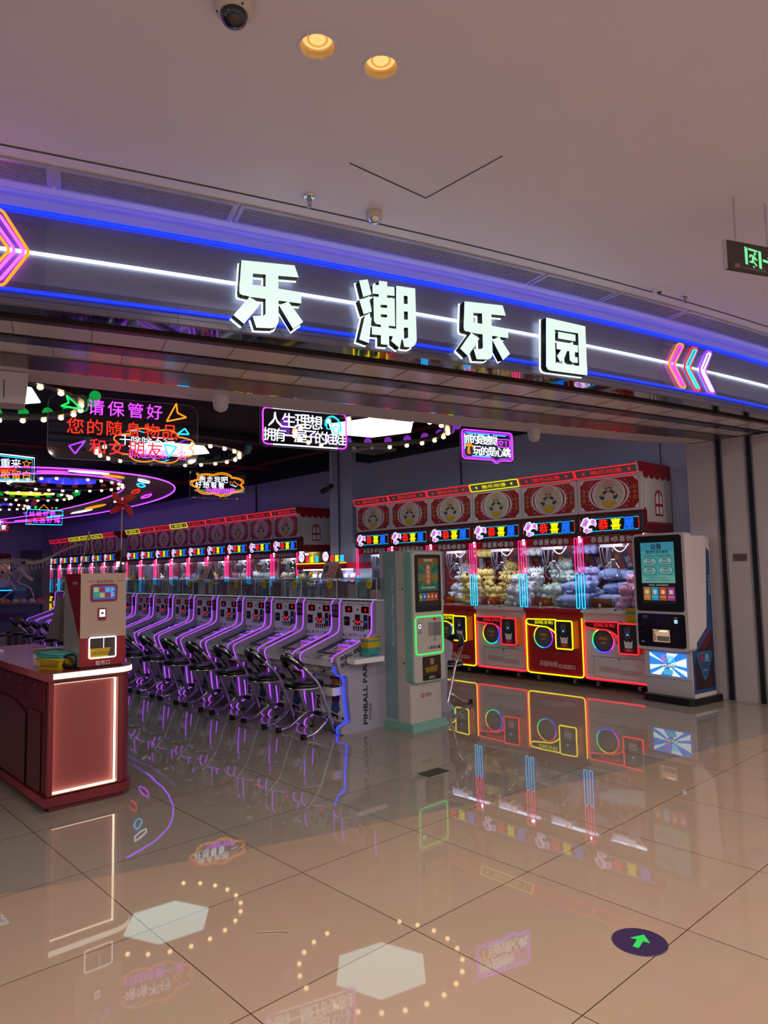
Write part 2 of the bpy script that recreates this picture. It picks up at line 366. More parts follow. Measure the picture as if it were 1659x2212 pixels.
# hatch panel, set a little above the ceiling face
m = MB(); m.add([(x, y, ZC+.005) for x, y in HATCH]+[(x, y, ZC+.03) for x, y in HATCH], [(0, 1, 2, 3), (7, 6, 5, 4), (0, 4, 5, 1), (1, 5, 6, 2), (2, 6, 7, 3), (3, 7, 4, 0)], ceilw)
tag(m.build('access_panel'), 'square flush access panel with a dark gap in the corridor ceiling', 'access panel')
m = MB(); m.box(2.05, 2.8, 1.9, 2.65, ZC+.06, ZC+.07, black); struct(m.build('trim_33'))
# ------------------------------------------------------------------ air grilles in the corridor ceiling along the shop front
slat = M('grille slat', 'b6b2bb', .35, .3); gback = M('grille duct', '07080c', .8)
GR = [(-12.6, -10.75, 'leftmost air grille in the corridor ceiling, lit purple at its left end'), (-10.735, -9.83, 'short air grille in the corridor ceiling between the two joints above the white line'),
      (-9.815, -7.69, 'longest air grille in the corridor ceiling, above the big white sign letters'), (-7.675, -6.99, 'air grille in the corridor ceiling just right of the long one'),
      (-6.975, -6.19, 'air grille in the corridor ceiling next to the two small detectors on the right'), (-6.175, -4.6, 'rightmost air grille in the corridor ceiling')]
for s0, s1, lb in GR:
    k = max(2, int((s1-s0)/.2)); ss = [s0+(s1-s0)*i/k for i in range(k+1)]
    t = thing('air_grille', lb, 'vent', ARC.p((s0+s1)/2, ZC, .2), 0, 'air grilles along the shop front'); L0 = t.location
    w = lambda s, d, z: ARC.p(s, z, d)-L0
    m = MB()
    def seg(d0, d1, z0, z1, mat):
        for a, b in zip(ss, ss[1:]):
            v = [w(q, d, z) for z in (z0, z1) for d in (d0, d1) for q in (a, b)]
            m.add(v, [(0, 2, 3, 1), (4, 5, 7, 6), (0, 1, 5, 4), (2, 6, 7, 3), (0, 4, 6, 2), (1, 3, 7, 5)], mat)
    seg(.115, .135, ZC-.012, ZC-.001, slat); seg(.305, .325, ZC-.012, ZC-.001, slat)
    for q in (s0, s1-.025): m.add([w(q+a, d, z) for z in (ZC-.012, ZC-.001) for d in (.135, .305) for a in (0, .025)], [(0, 2, 3, 1), (4, 5, 7, 6), (0, 1, 5, 4), (2, 6, 7, 3), (0, 4, 6, 2), (1, 3, 7, 5)], slat)
    m.build('frame', t)
    m = MB(); seg(.135, .305, ZC-.0035, ZC-.0015, gback); m.build('duct', t)
    m = MB()
    for i in range(9): seg(.142+i*.0185, .149+i*.0185, ZC-.010, ZC-.004, slat)
    m.build('slats', t)
# ------------------------------------------------------------------ recessed downlights
d_lens = E('warm lens', 'ffc67a', 1.1); d_lens2 = E('warm lens ridge', 'd49a4a', 1.0)
def downlight(x, y, lb, seen=True):
    t = thing('downlight', lb, 'downlight', (x, y, ZC), 0, None)
    if seen:
        m = MB(); m.lathe([(.069, .0), (.079, -.0008), (.078, -.002), (.069, -.0025), (.067, .0)], (0, 0, 0), ceilw, 32, cap=False); m.build('trim_ring', t)
        m = MB()
        pr = [(.067, 0), (.064, .016), (.058, .036)]
        for i in range(2):
            n = 32; a, b = pr[i], pr[i+1]
            m.add([(a[0]*cos(2*pi*k/n), a[0]*sin(2*pi*k/n), a[1]) for k in range(n)]+[(b[0]*cos(2*pi*k/n), b[0]*sin(2*pi*k/n), b[1]) for k in range(n)], [(k, n+k, n+(k+1) % n, (k+1) % n) for k in range(n)], brass, True)
        m.build('reflector', t)
        m = MB(); m.lathe([(.001, .031), (.012, .027), (.02, .031)], (0, 0, 0), d_lens, 24)
        for r0 in (.022, .032, .042):
            m.lathe([(r0, .031), (r0+.005, .026), (r0+.010, .031)], (0, 0, 0), d_lens2 if r0 == .032 else d_lens, 28, cap=False)
        m.lathe([(.0, .033), (.058, .033), (.058, .04)], (0, 0, 0), d_lens, 28); m.build('lens', t)
    L = bpy.data.lights.new('downlight', 'AREA'); L.shape = 'DISK'; L.size = .1; L.energy = K_DOWN*(1 if not seen else .55); L.color = (1, .84, .70); L.spread = radians(150)
    o = bpy.data.objects.new('lamp', L); COL.objects.link(o); o.parent = t; o.location = (0, 0, -.002); return t
downlight(*LAMPS[0], 'left one of the two glowing round downlights in the corridor ceiling')
downlight(*LAMPS[1], 'right one of the two glowing round downlights in the corridor ceiling')
for x, y in ((-1.3, 1.6), (.2, -.6), (2.5, -1.3), (4.8, -2.0), (6.2, -.2), (8.4, -.8), (-1.2, -2.4), (1.2, -3.6), (3.6, -4.4), (8.6, -3.2)):  # unseen lamps added out of frame to brighten the corridor
    L = bpy.data.lights.new('added lamp', 'AREA'); L.shape = 'DISK'; L.size = .14; L.energy = K_DOWN*1.5; L.color = (1, .83, .70)
    o = bpy.data.objects.new('added_lamp', L); COL.objects.link(o); o.location = (x, y, ZC-.004)
# ------------------------------------------------------------------ things on the corridor ceiling
camw = M('camera shell', 'c9bfb2', .35); domeb = G('tinted dome', '2a2430', .12); 
t = thing('dome_camera', 'cream dome security camera with a dark glass dome on the corridor ceiling', 'security camera', (1.215, 2.045, ZC))
MB().lathe([(.072, 0), (.072, -.03), (.066, -.05), (.05, -.06)], (0, 0, 0), camw, 28).build('housing', t)
MB().lathe([(.048, -.055), (.047, -.07), (.04, -.088), (.025, -.1), (.003, -.106)], (0, 0, 0), M('dome glass', '0d0a12', .03, spec=.9), 28).build('dome', t)
for a in (.5, 2.6, 4.7): MB().lathe([(.004, 0), (.004, .004)], (.058*cos(a), .058*sin(a), -.057), dark, 10).build('screw', t)
def sprinkler(x, y, lb):
    t = thing('sprinkler', lb, 'sprinkler', (x, y, ZC), 0, 'fire sprinklers')
    MB().lathe([(.036, 0), (.036, -.003), (.026, -.012), (.016, -.004)], (0, 0, 0), chrome, 24).build('escutcheon', t)
    m = MB(); m.lathe([(.011, 0), (.011, -.018), (.006, -.022)], (0, 0, 0), steel, 14)
    for sg in (-1, 1): m.tube([(sg*.009, 0, -.016), (sg*.013, 0, -.03), (sg*.009, 0, -.044), (0, 0, -.05)], .0022, steel)
    m.build('yoke', t); MB().tube([(0, 0, -.02), (0, 0, -.046)], .002, printred).build('bulb', t)
    m = MB(); m.lathe([(.004, -.05), (.004, -.056), (.017, -.058), (.017, -.06)], (0, 0, 0), steel, 16); m.build('deflector', t)
sprinkler(2.204, 2.933, 'chrome fire sprinkler in front of the long air grille, left of the round detector')
sprinkler(5.218, 2.232, 'small chrome fire sprinkler near the right edge, beside the flat white detector')
t = thing('smoke_detector', 'white bell-shaped detector with a glittering base above the big sign letters', 'detector', (2.583, 2.829, ZC))
MB().lathe([(.046, 0), (.047, -.035), (.043, -.042)], (0, 0, 0), camw, 26).build('body', t)
m = MB(); m.lathe([(.04, -.042), (.03, -.062), (.012, -.07), (.002, -.071)], (0, 0, 0), chrome, 10); m.build('lens', t)
for v in m.v[:0]: pass
t = thing('occupancy_sensor', 'small flat white round detector near the right edge of the ceiling', 'detector', (4.925, 2.294, ZC))
MB().lathe([(.05, 0), (.05, -.012), (.036, -.024), (.02, -.026)], (0, 0, 0), M('sensor shell', 'dcd6d8', .35), 26).build('body', t)
MB().lathe([(.019, -.025), (.014, -.032), (.002, -.034)], (0, 0, 0), black, 16).build('eye', t)
# exit sign on two chains
D = Vector((.926, -.379, 0)); H0 = Vector((3.985, 1.412, ZC))
t = thing('exit_sign', 'dark hanging exit sign with a green running figure and arrow', 'exit sign', H0)
fr = Fr((0, 0, -ZC), D, (0, 0, 1)); exg = E('exit green', '7dffae', .75); exb = M('exit board', '3b2c2b', .3)
MB().prism(fr, rrect(-.085, 3.117, .42, 3.277, .014), exb, -.012, .012).build('board', t)
m = MB(); m.prism(fr, rrect(-.088, 3.113, -.082, 3.281, .002), chrome, -.013, .013); m.build('edge_trim', t)
m = MB(); d = .0135
m.flat(fr, [(.046, 3.256), (.068, 3.251), (.066, 3.153), (.048, 3.156)], exg, d); m.flat(fr, [(.147, 3.246), (.168, 3.242), (.168, 3.142), (.148, 3.146)], exg, d)
m.flat(fr, [(.074, 3.252), (.14, 3.245), (.14, 3.233), (.074, 3.239)], exg, d); m.flat(fr, circ(.121, 3.223, .009, n=14), exg, d)
m.flat(fr, [(.083, 3.217), (.113, 3.214), (.139, 3.19), (.132, 3.183), (.118, 3.194), (.113, 3.181), (.098, 3.196), (.1, 3.203), (.09, 3.205), (.085, 3.196), (.076, 3.2)], exg, d)
m.flat(fr, [(.098, 3.198), (.113, 3.181), (.136, 3.158), (.128, 3.152), (.107, 3.172), (.1, 3.166), (.078, 3.17), (.077, 3.179), (.095, 3.178)], exg, d)
m.flat(fr, [(.1, 3.147), (.11, 3.153), (.118, 3.147), (.113, 3.142)], exg, d); m.build('pictogram', t)
m = MB(); m.flat(fr, [(.178, 3.201), (.25, 3.193), (.25, 3.178), (.178, 3.186)], exg, d); m.flat(fr, [(.228, 3.217), (.29, 3.18), (.232, 3.155), (.215, 3.155), (.252, 3.182), (.212, 3.214)], exg, d); m.build('arrow', t)
m = MB(); m.rect(fr, -.065, 3.128, -.03, 3.152, M('seal dark', '241a38', .4), d); m.rect(fr, -.029, 3.127, .006, 3.151, M('seal brass', '7a6636', .4), d); m.rect(fr, .03, 3.126, .2, 3.138, M('seal strip', '5a4a44', .5), d); m.build('label_plate', t)
for hx in (0, .235):
    m = MB(); hp = D*hx
    m.tube([hp+Vector((0, 0, 0)), hp+Vector((0, 0, -.012))]+[hp+D*.010*sin(a)+Vector((0, 0, -.022-.010*-cos(a)-.0)) for a in [i*.45 for i in range(10)]], .0018, steel)
    m.build('hook', t)
    m = MB()
    for i in range(14):
        z = -.045-i*.0165; L = [(hp+(D if i % 2 else Vector((D.y, -D.x, 0)))*(.0042*sin(a))+Vector((0, 0, z+.0105*cos(a)))) for a in [2*pi*k/8 for k in range(8)]]
        m.tube(L, .0011, steel, True, 4)
    m.build('chain', t)
# ------------------------------------------------------------------ fascia lights
bigs = ARCN
t = tag(MB().tube([ARC.p(s, 3.437, .016) for s in bigs], .012, n_blue, n=6).tube([ARC.p(s, 3.452, -.036) for s in bigs], .008, n_blue, n=6).build('led_strip'), 'upper blue light strip running along the top of the shop fascia', 'light strip')
t = tag(MB().tube([ARC.p(s, 3.0, .014) for s in bigs], .011, n_blue, n=6).build('led_strip'), 'lower blue light strip running below the big white letters', 'light strip')
t = tag(MB().tube([ARC.p(s, 3.211, .014) for s in bigs], .0105, E('white line', 'f2fff2', 2.6, True), n=6).build('light_tube'), 'thin white light line running through the middle of the fascia', 'light strip')
LE = [[(-9.76,3.319),(-9.44,3.344),(-9.415,3.276),(-9.692,3.253),(-9.76,3.25)],[(-9.76,3.319),(-9.691,3.323),(-9.696,3.176),(-9.712,3.115),(-9.754,3.113),(-9.769,3.121),(-9.773,3.135)],[(-9.771,3.183),(-9.4,3.182),(-9.4,3.117),(-9.712,3.11),(-9.771,3.118)],[(-9.616,3.27),(-9.541,3.27),(-9.541,2.983),(-9.555,2.953),(-9.579,2.94),(-9.674,2.931),(-9.695,2.996),(-9.631,3.007),(-9.618,3.02)],[(-9.714,3.107),(-9.65,3.076),(-9.746,2.944),(-9.807,2.987)],[(-9.536,3.085),(-9.48,3.115),(-9.389,3.004),(-9.45,2.953)]]
CH = [[(-9.014,3.324),(-8.958,3.341),(-8.932,3.249),(-8.988,3.225)],[(-9.016,3.202),(-8.95,3.222),(-8.932,3.137),(-8.987,3.113)],[(-8.978,3.106),(-8.935,3.095),(-8.956,2.932),(-9.02,2.946)],[(-8.922,3.313),(-8.768,3.323),(-8.768,3.267),(-8.922,3.257)],[(-8.876,3.346),(-8.819,3.349),(-8.822,3.239),(-8.879,3.239)],[(-8.916,3.237),(-8.87,3.24),(-8.87,3.062),(-8.903,3.063),(-8.916,3.081)],[(-8.819,3.243),(-8.768,3.246),(-8.768,3.066),(-8.824,3.065)],[(-8.916,3.237),(-8.768,3.248),(-8.768,3.203),(-8.916,3.188)],[(-8.916,3.168),(-8.768,3.182),(-8.768,3.14),(-8.916,3.126)],[(-8.916,3.106),(-8.768,3.119),(-8.768,3.066),(-8.903,3.063)],[(-8.931,3.042),(-8.766,3.049),(-8.766,3.0),(-8.932,2.991)],[(-8.867,3.08),(-8.814,3.081),(-8.814,2.938),(-8.87,2.936)],[(-8.752,3.334),(-8.7,3.338),(-8.703,3.066),(-8.738,2.929),(-8.797,2.967),(-8.758,3.057)],[(-8.752,3.334),(-8.614,3.341),(-8.616,3.287),(-8.752,3.276)],[(-8.669,3.336),(-8.614,3.341),(-8.612,2.992),(-8.627,2.959),(-8.655,2.943),(-8.703,2.941),(-8.712,2.988),(-8.672,3.005)],[(-8.752,3.221),(-8.615,3.229),(-8.616,3.183),(-8.752,3.171)],[(-8.754,3.115),(-8.615,3.127),(-8.616,3.076),(-8.755,3.063)]]
YU = [[(-7.503,3.322),(-7.116,3.318),(-7.116,3.257),(-7.507,3.244)],[(-7.503,3.322),(-7.426,3.322),(-7.433,2.95),(-7.507,2.944),(-7.521,2.957)],[(-7.187,3.319),(-7.116,3.318),(-7.118,2.942),(-7.192,2.942)],[(-7.515,2.996),(-7.114,3.003),(-7.118,2.942),(-7.479,2.933),(-7.511,2.939)],[(-7.39,3.233),(-7.222,3.236),(-7.224,3.188),(-7.393,3.185)],[(-7.41,3.152),(-7.2,3.158),(-7.204,3.105),(-7.412,3.102)],[(-7.364,3.106),(-7.31,3.105),(-7.348,3.036),(-7.385,3.013),(-7.412,3.05)],[(-7.288,3.112),(-7.235,3.112),(-7.237,3.065),(-7.21,3.066),(-7.21,3.025),(-7.259,3.02),(-7.285,3.034)]]
l_face = E('sign letter face', 'dcf4ec', .95, True); l_back = E('sign letter halo', 'ecfff2', 2.0, True); l_side = M('sign letter return', '06080a', .6, spec=.2)
def letter(polys, ds, lb):
    t = thing('sign_letter', lb, 'sign letter', ARC.p(polys[0][0][0]+ds, 0, 0), 0, 'big white letters on the shop fascia'); L0 = t.location
    class A:
        def p(s, x, y, d=0.): return ARC.p(x+ds, y, d)-Vector((L0.x, L0.y, 0))
    A = A()
    m = MB(); [m.prism(A, q, l_face, .098, .104) for q in polys]; m.build('face', t)
    m = MB(); [m.prism(A, q, l_side, .042, .097) for q in polys]; m.build('return', t)
    m = MB()
    for q in polys:
        cx = sum(p[0] for p in q)/len(q); cy = sum(p[1] for p in q)/len(q)
        m.prism(A, [(x+.006*((x > cx)-(x < cx)), y+.006*((y > cy)-(y < cy))) for x, y in q], l_back, .03, .040)
    m.build('halo', t)
letter(LE, 0, 'leftmost big white sign letter on the fascia'); letter(CH, 0, 'second big white sign letter, the densest one')
letter(LE, 1.535, 'third big white sign letter, same shape as the leftmost'); letter(YU, 0, 'rightmost big white sign letter, a box shape')
def arcthing(name, lb, cat, s): 
    t = thing(name, lb, cat, ARC.p(s, 0, 0)); L0 = Vector((t.location.x, t.location.y, 0))
    class A:
        def p(s_, x, y, d=0.): return ARC.p(x, y, d)-L0
    return t, A()
def panelA(t, A, s0, s1, z0, z1):
    m = MB(); k = 4
    for i in range(k): m.prism(A, [(s0+(s1-s0)*i/k, z0), (s0+(s1-s0)*(i+1)/k, z0), (s0+(s1-s0)*(i+1)/k, z1), (s0+(s1-s0)*i/k, z1)], acrylic, .028, .031)
    m.build('backing', t)
t, A = arcthing('arrow_neon', 'large orange and purple arrow neon at the left end of the fascia', 'neon sign', -11)
panelA(t, A, -11.7, -10.778, 2.994, 3.408)
for q in (0, -.42):
    m = MB(); m.t2(A, fillet([(-11.10+q, 3.405), (-10.985+q, 3.405), (-10.856+q, 3.201), (-10.972+q, 3.005), (-11.08+q, 3.005), (-10.946+q, 3.198)], .02, 3, True), .008, n_orange, True, .04); m.build('orange_tube', t)
    m = MB(); m.t2(A, fillet([(-11.05+q, 3.382), (-11.0+q, 3.382), (-10.878+q, 3.201), (-10.99+q, 3.028), (-11.035+q, 3.028), (-10.921+q, 3.199)], .02, 3, True), .008, E('chevron purple', 'cc3cff', 4.5, True), True, .04); m.build('purple_tube', t)
t, A = arcthing('arrow_neon', 'panel of three left-pointing chevron neons at the right end of the fascia', 'neon sign', -5.8)
panelA(t, A, -6.13, -5.38, 2.995, 3.4)
for (x0, x1, x2, o_, i_, nm) in ((-5.895, -6.044, -5.896, n_orange, n_magenta, ('orange', 'purple')), (-5.698, -5.832, -5.688, n_redorange, n_cyan, ('red', 'cyan')), (-5.488, -5.615, -5.475, n_violet, n_white, ('violet', 'white'))):
    for w, mt, nn, e in ((.042, o_, nm[0], 0), (.02, i_, nm[1], .02)):
        m = MB(); m.t2(A, fillet([(x0-w, 3.387-e), (x1-w, 3.19), (x2-w, 3.005+e), (x2+w, 3.005+e), (x1+w, 3.19), (x0+w, 3.387-e)], .035, 4, True), .0075, mt, True, .045); m.build(nn+'_tube', t)
# ------------------------------------------------------------------ small things on the jamb and the corridor floor
fj = Fr((8.2, 3.066, 1.576), (0, -1, 0), (0, 0, 1))
t = thing('wall_plaque', 'small grey notice plaque with two lines of text on the jamb', 'plaque', (8.2, 3.066, 1.576)); fl = Fr((0, 0, 0), (0, -1, 0), (0, 0, 1))
MB().prism(fl, rrect(-.075, -.042, .075, .042, .006), M('plaque', '6a5a60', .4), 0, .004).build('plate', t)
m = MB(); m.text(fl, '消防卷帘下方', 0, .014, printblack, h=.02, d=.005); m.text(fl, '严禁堆放物品', 0, -.014, printblack, h=.02, d=.005); m.build('lettering', t)
fg = Fr((0, 0, 0), (.94, -.34, 0), (.34, .94, 0))
t = thing('floor_sticker', 'round purple floor sticker with a green arrow', 'floor sticker', (2.744, 1.501, 0))
MB().lathe([(.108, 0), (.108, .002), (.105, .003)], (0, 0, 0), M('sticker purple', '3c2d58', .3), 40).build('disc', t)
fa = Fr((0, 0, .003), (cos(.55), sin(.55), 0), (-sin(.55), cos(.55), 0)); m = MB()
fa = Fr((0, 0, .003), (.98, .2, 0), (-.2, .98, 0))
m.flat(fa, [(-.055, -.012), (.005, -.012), (.005, -.04), (.06, 0), (.005, .04), (.005, .012), (-.055, .012)], E('arrow green', '35e060', .55), .001); m.build('arrow', t)
m = MB(); m.box(-.11, .11, -.06, .06, 0, .002, M('floor plate', '1d1a1a', .3)); o = tag(m.build('floor_plate'), 'small dark rectangular plate on the shop floor near the teal kiosk', 'floor plate'); o.location = (3.90, 3.73, .0006)
m = MB(); m.tube([(0, 0, .003), (.09, -.03, .003), (.115, -.045, .003), (.12, -.06, .003)], .0025, M('straw', 'b9a79a', .4)); o = tag(m.build('drinking_straw'), 'thin bent pale straw lying on the corridor tiles', 'straw'); o.location = (1.68, 2.66, 0); o.rotation_euler = (0, 0, -.35)
# ------------------------------------------------------------------ claw machines (local frame: front at y=0, x to the right, depth +y)
F0 = lambda y=0.: Fr((0, y, 0))
n_ray = M('sun ray print', 'd5c8ba', .5)
def claw_icon(m, fr, x, y, s, mats, d=.002):          # the three-finger grab drawn on posters and stickers
    a, b, c, ol = mats
    def dup(pts, mt, dd): m.flat(fr, [(x+px*s, y+py*s) for px, py in pts], mt, d+dd)
    if ol:
        dup([(-.30, .16), (.30, .16), (.36, .52), (-.36, .52)], ol, 0)
        for g in (-1, 1): dup([(g*.2, .3), (g*.62, .1), (g*.95, -.3), (g*.72, -.62), (g*.42, -.52), (g*.52, -.2), (g*.3, 0), (g*.1, .1)], ol, 0)
    dup([(-.22, .2), (.22, .2), (.29, .46), (-.29, .46)], a, .0006)
    for g in (-1, 1):
        dup([(g*.18, .26), (g*.42, .18), (g*.66, -.06), (g*.52, -.18), (g*.34, .06), (g*.16, .12)], b, .0006)
        dup([(g*.74, -.2), (g*.84, -.34), (g*.72, -.55), (g*.52, -.48), (g*.6, -.3)], b, .0006)
        dup(circ(g*.66, -.12, .17, n=14), a, .0012)
        if c: dup(circ(g*.66, -.12, .08, n=10), c, .0018)
def header_panel(m):
    fr = F0(-.004)
    m.box(-.43, .43, -.004, .03, 2.168, 2.605, offwhite); m.box(-.43, .43, .05, .76, 2.17, 2.6, deepred)
    m.rect(fr, -.39, 2.195, .39, 2.578, red, .001)
    ry = .19
    m.flat(fr, circ(0, 2.388, .272, ry, 40), printwhite, .0016); m.flat(fr, circ(0, 2.388, .252, ry, 40), printred, .0022) if 0 else None
    for r0, r1, mt in ((.238, .256, printwhite),):
        pass
    m.flat(fr, circ(0, 2.388, .245, .188, 40), red, .0022); m.flat(fr, circ(0, 2.388, .222, .186, 40), printwhite, .0026); m.flat(fr, circ(0, 2.388, .198, .184, 40), cream, .003)
    for i in range(12):
        a = 2*pi*i/12; m.flat(fr, [(0, 2.388), (.19*cos(a), 2.388+.176*sin(a)), (.19*cos(a+.2), 2.388+.176*sin(a+.2))], n_ray, .0034)
    for g in (-1, 1):
        for i in range(7):
            a = -.75+1.5*i/6.6
            m.flat(fr, [(g*(.282*cos(a+k)+.006*(k2)), 2.388+.25*sin(a+k)) for k, k2 in ((0, 0), (.12, 0), (.12, 1), (0, 1))], printwhite, .0016)
        for yy in (2.45, 2.388, 2.326):
            m.flat(fr, circ(g*.342, yy, .021, n=16), gold, .0016); m.flat(fr, circ(g*.342, yy, .013, n=8), deepred, .002)
        for yc, q in ((2.578, -1), (2.195, 1)): m.flat(fr, [(g*.385, yc+q*.004), (g*.385, yc+q*.062), (g*.325, yc+q*.004)], printwhite, .0016)
        for px, py in ((.30, .06), (.31, -.11), (.24, -.165), (.36, -.15)): m.flat(fr, circ(g*px, 2.388+py, .006, n=8), gold, .0018)
    for px, py in ((-.12, .08), (.13, .05), (-.14, -.03), (.15, -.06), (0, .01)): m.flat(fr, [(px-.008, 2.388+py-.008), (px+.008, 2.388+py-.008), (px+.008, 2.388+py+.008), (px-.008, 2.388+py+.008)], gold, .0038)
    m.text(fr, '乐酷', 0, 2.508, printred, w=.15, d=.004, bold=.06); m.text(fr, '乐酷', 0, 2.508, printwhite, w=.15, d=.0046)
    m.text(fr, 'Le-Kool', 0, 2.552, printred, w=.07, d=.004, bold=.02)
    claw_icon(m, fr, 0, 2.40, .132, (gold, blue, yellow, printblack), .004)
    ing = [(-.088, .012), (-.07, .02), (-.035, .008), (-.02, .022), (0, .028), (.02, .022), (.035, .008), (.07, .02), (.088, .012), (.08, -.025), (.05, -.062), (0, -.07), (-.05, -.062), (-.08, -.025)]
    m.flat(fr, [(x*1.04, 2.292+y*1.05) for x, y in ing], M('ingot outline', 'a0701a', .5), .0042); m.flat(fr, [(x, 2.292+y) for x, y in ing], gold, .0048); m.flat(fr, circ(0, 2.3, .026, .017, 14), yellow, .0054)
def header_strip(c):
    def fn(m):                                        # tilted sign strip: top edge leans out
        fr = Fr((0, -.05, 2.665), (1, 0, 0), (0, -.42, .9)); mt = grey
        m.prism(fr, rrect(-.434, -.062, .434, .062, .006), grey, -.02, 0); m.box(-.434, .434, -.05, .05, 2.725, 2.735, offwhite)
        nm = n_red if c == 'r' else n_yellow
        m.t2(fr, rrect(-.424, -.054, .424, .054, .008, 2), .0052, nm, True, .006, 5)
        tm = n_dimred if c == 'r' else t_yellow
        m.text(fr, '酷乐动漫', 0, 0, tm, w=.42, h=.052, d=.003, bold=.0)
        for g in (-1, 1): m.flat(fr, star(g*.31, 0, .026), tm, .004)
    return fn
def cabinet(c):
    body = red if c == 'r' else offwhite
    def fn(m):
        m.box(-.43, .43, .0, .76, .115, .97, body); m.box(-.40, .40, .02, .74, .09, .115, black)
        m.box(-.43, .43, -.05, .0, .93, .97, body)
        m.box(-.43, .43, .73, .76, .97, 1.90, deepred); m.box(-.43, .43, .0, .76, 1.89, 2.17, deepred)
        for x in (-.43, .405): m.box(x, x+.025, .70, .73, .97, 1.9, offwhite)
        m.box(-.02, .05, .66, .73, .97, 1.89, M('inner column', 'c6cbd6', .4))
    return fn
def door_panel(c):
    def fn(m):
        fr = F0(-.001); ln = M('door seam', '3a1518' if c == 'r' else '55555c', .5); 
        for a in ((-.31, .15, -.306, .405), (.396, .15, .40, .405), (-.31, .15, .40, .154), (-.31, .401, .40, .405)): m.rect(fr, *a, ln)
        m.lathe([(.011, 0), (.011, .012), (.007, .014)], (.04, -.001, .388), steel, 14, (0, -1, 0))
        m.text(fr, '乐酷动漫', -.10, .255, printred if c != 'r' else printwhite, w=.27, d=.002, bold=.045); m.text(fr, '乐酷动漫', -.10, .255, printwhite if c != 'r' else printred, w=.268, d=.003)
        m.text(fr, 'KUKEKU', .175, .235, printred if c != 'r' else printwhite, w=.24, d=.002, bold=.06); m.text(fr, 'KUKEKU', .175, .235, printwhite if c != 'r' else printred, w=.238, d=.003, bold=.0)
    return fn
def neon_outline(c):
    def fn(m):
        nm = n_yellow if c == 'r' else n_red
        m.t2(F0(-.012), fillet([(.424, .86), (.424, .122), (-.424, .122), (-.424, .80)], .05), .009, nm, False, 0, 6)
    return fn
def wing(c):
    pts = [(-.37, .80), (-.355, .83), (.095, .835), (.098, .66), (.082, .655), (.03, .70), (-.05, .735), (-.17, .742), (-.33, .755), (-.362, .775)]
    def fn(m):
        m.prism(F0(0), pts, dark, 0, .075)
        m.t2(F0(-.08), fillet(pts, .02, 3, True), .0085, n_yellow if c == 'r' else n_red, True, 0, 5)
        m.text(F0(-.076), 'GONG XI WU', -.10, .793, t_yellow if c == 'r' else n_dimred, w=.28, h=.042, d=.001, bold=.02)
    return fn
def coinbox(c):
    def fn(m):
        m.rbox(.115, .365, -.13, 0, .475, .83, M('coin box side', 'd07a2c', .35), .02); m.rbox(.125, .355, -.137, -.13, .485, .82, dark, .015)
        m.t2(F0(-.138), rrect(.118, .478, .362, .827, .02, 3), .0095, n_yellow if c == 'r' else n_red, True, 0, 5)
    return fn
def coin_mech(m):
    fr = F0(-.138); m.rbox(.205, .275, -.15, -.137, .655, .785, steel, .01)
    fr = F0(-.15); m.rect(fr, .232, .73, .24, .772, black); m.flat(fr, circ(.24, .70, .012, n=12), t_cyan, .001); m.rect(fr, .222, .665, .262, .68, black)
    m.flat(F0(-.137), circ(.165, .66, .008, n=10), black, .002)
def cat_sticker(m):
    fr = F0(-.138); o = (.24, .575)
    m.flat(fr, [(o[0]+x, o[1]+y) for x, y in [(-.05, .0), (-.055, .06), (-.03, .042), (.03, .042), (.055, .06), (.05, 0), (.045, -.03), (-.045, -.03)]], printwhite, .001)
    for g in (-1, 1): m.flat(fr, circ(o[0]+g*.02, o[1]+.015, .006, .003, 8), printblack, .002); m.flat(fr, circ(o[0]+g*.033, o[1]+.045, .008, n=3), printred, .002)
    m.flat(fr, circ(o[0], o[1]+.05, .008, n=8), gold, .002); m.flat(fr, circ(o[0], o[1], .006, .004, 8), printred, .002)
    m.flat(fr, rrect(o[0]-.06, o[1]-.075, o[0]+.06, o[1]-.035, .008), printred, .0015); m.text(fr, '投币口', o[0], o[1]-.055, printwhite, h=.02, d=.0025)
RB = [E('ring light %d' % i, h, 1.6) for i, h in enumerate(('ff3030', 'ff9a20', 'd8e830', '30e060', '20c8d0', '2a60ff', '7a30ff', 'e040d0'))]
def prize_door(c):
    def fn(m):
        fr = F0(0); cx, cy = -.16, .60
        m.flat(fr, circ(cx, cy, .15, n=36), M('prize flap', '5b5a62', .15), .003)
        for i in range(8): m.t2(fr, circ(cx, cy, .142, n=6, a0=pi/4*(i+c), a1=pi/4*(i+1+c)), .0075, RB[i], False, .01, 5)
        m.t2(fr, circ(cx, cy, .126, n=32), .004, black, True, .008, 4)
        m.text(fr, 'PRIZE', cx, cy+.025, M('prize gold', 'd8b04c', .4), w=.105, d=.005, bold=.035); m.text(fr, 'OUT', cx, cy-.03, M('prize gold', 'd8b04c', .4), w=.075, d=.005, bold=.035)
        claw_icon(m, fr, .055, .60, .06, (printred, printred, None, None), .002)
    return fn
def joystick(m):
    m.lathe([(.02, 0), (.02, .006), (.006, .01), (.006, .045)], (-.175, -.025, .97), chrome, 14); m.sph((-.175, -.025, 1.03), .017, M('clear knob', 'c8ccd8', .1), 12, 8)
    m.lathe([(.018, 0), (.016, .012), (.002, .014)], (.03, -.03, .97), black, 12)
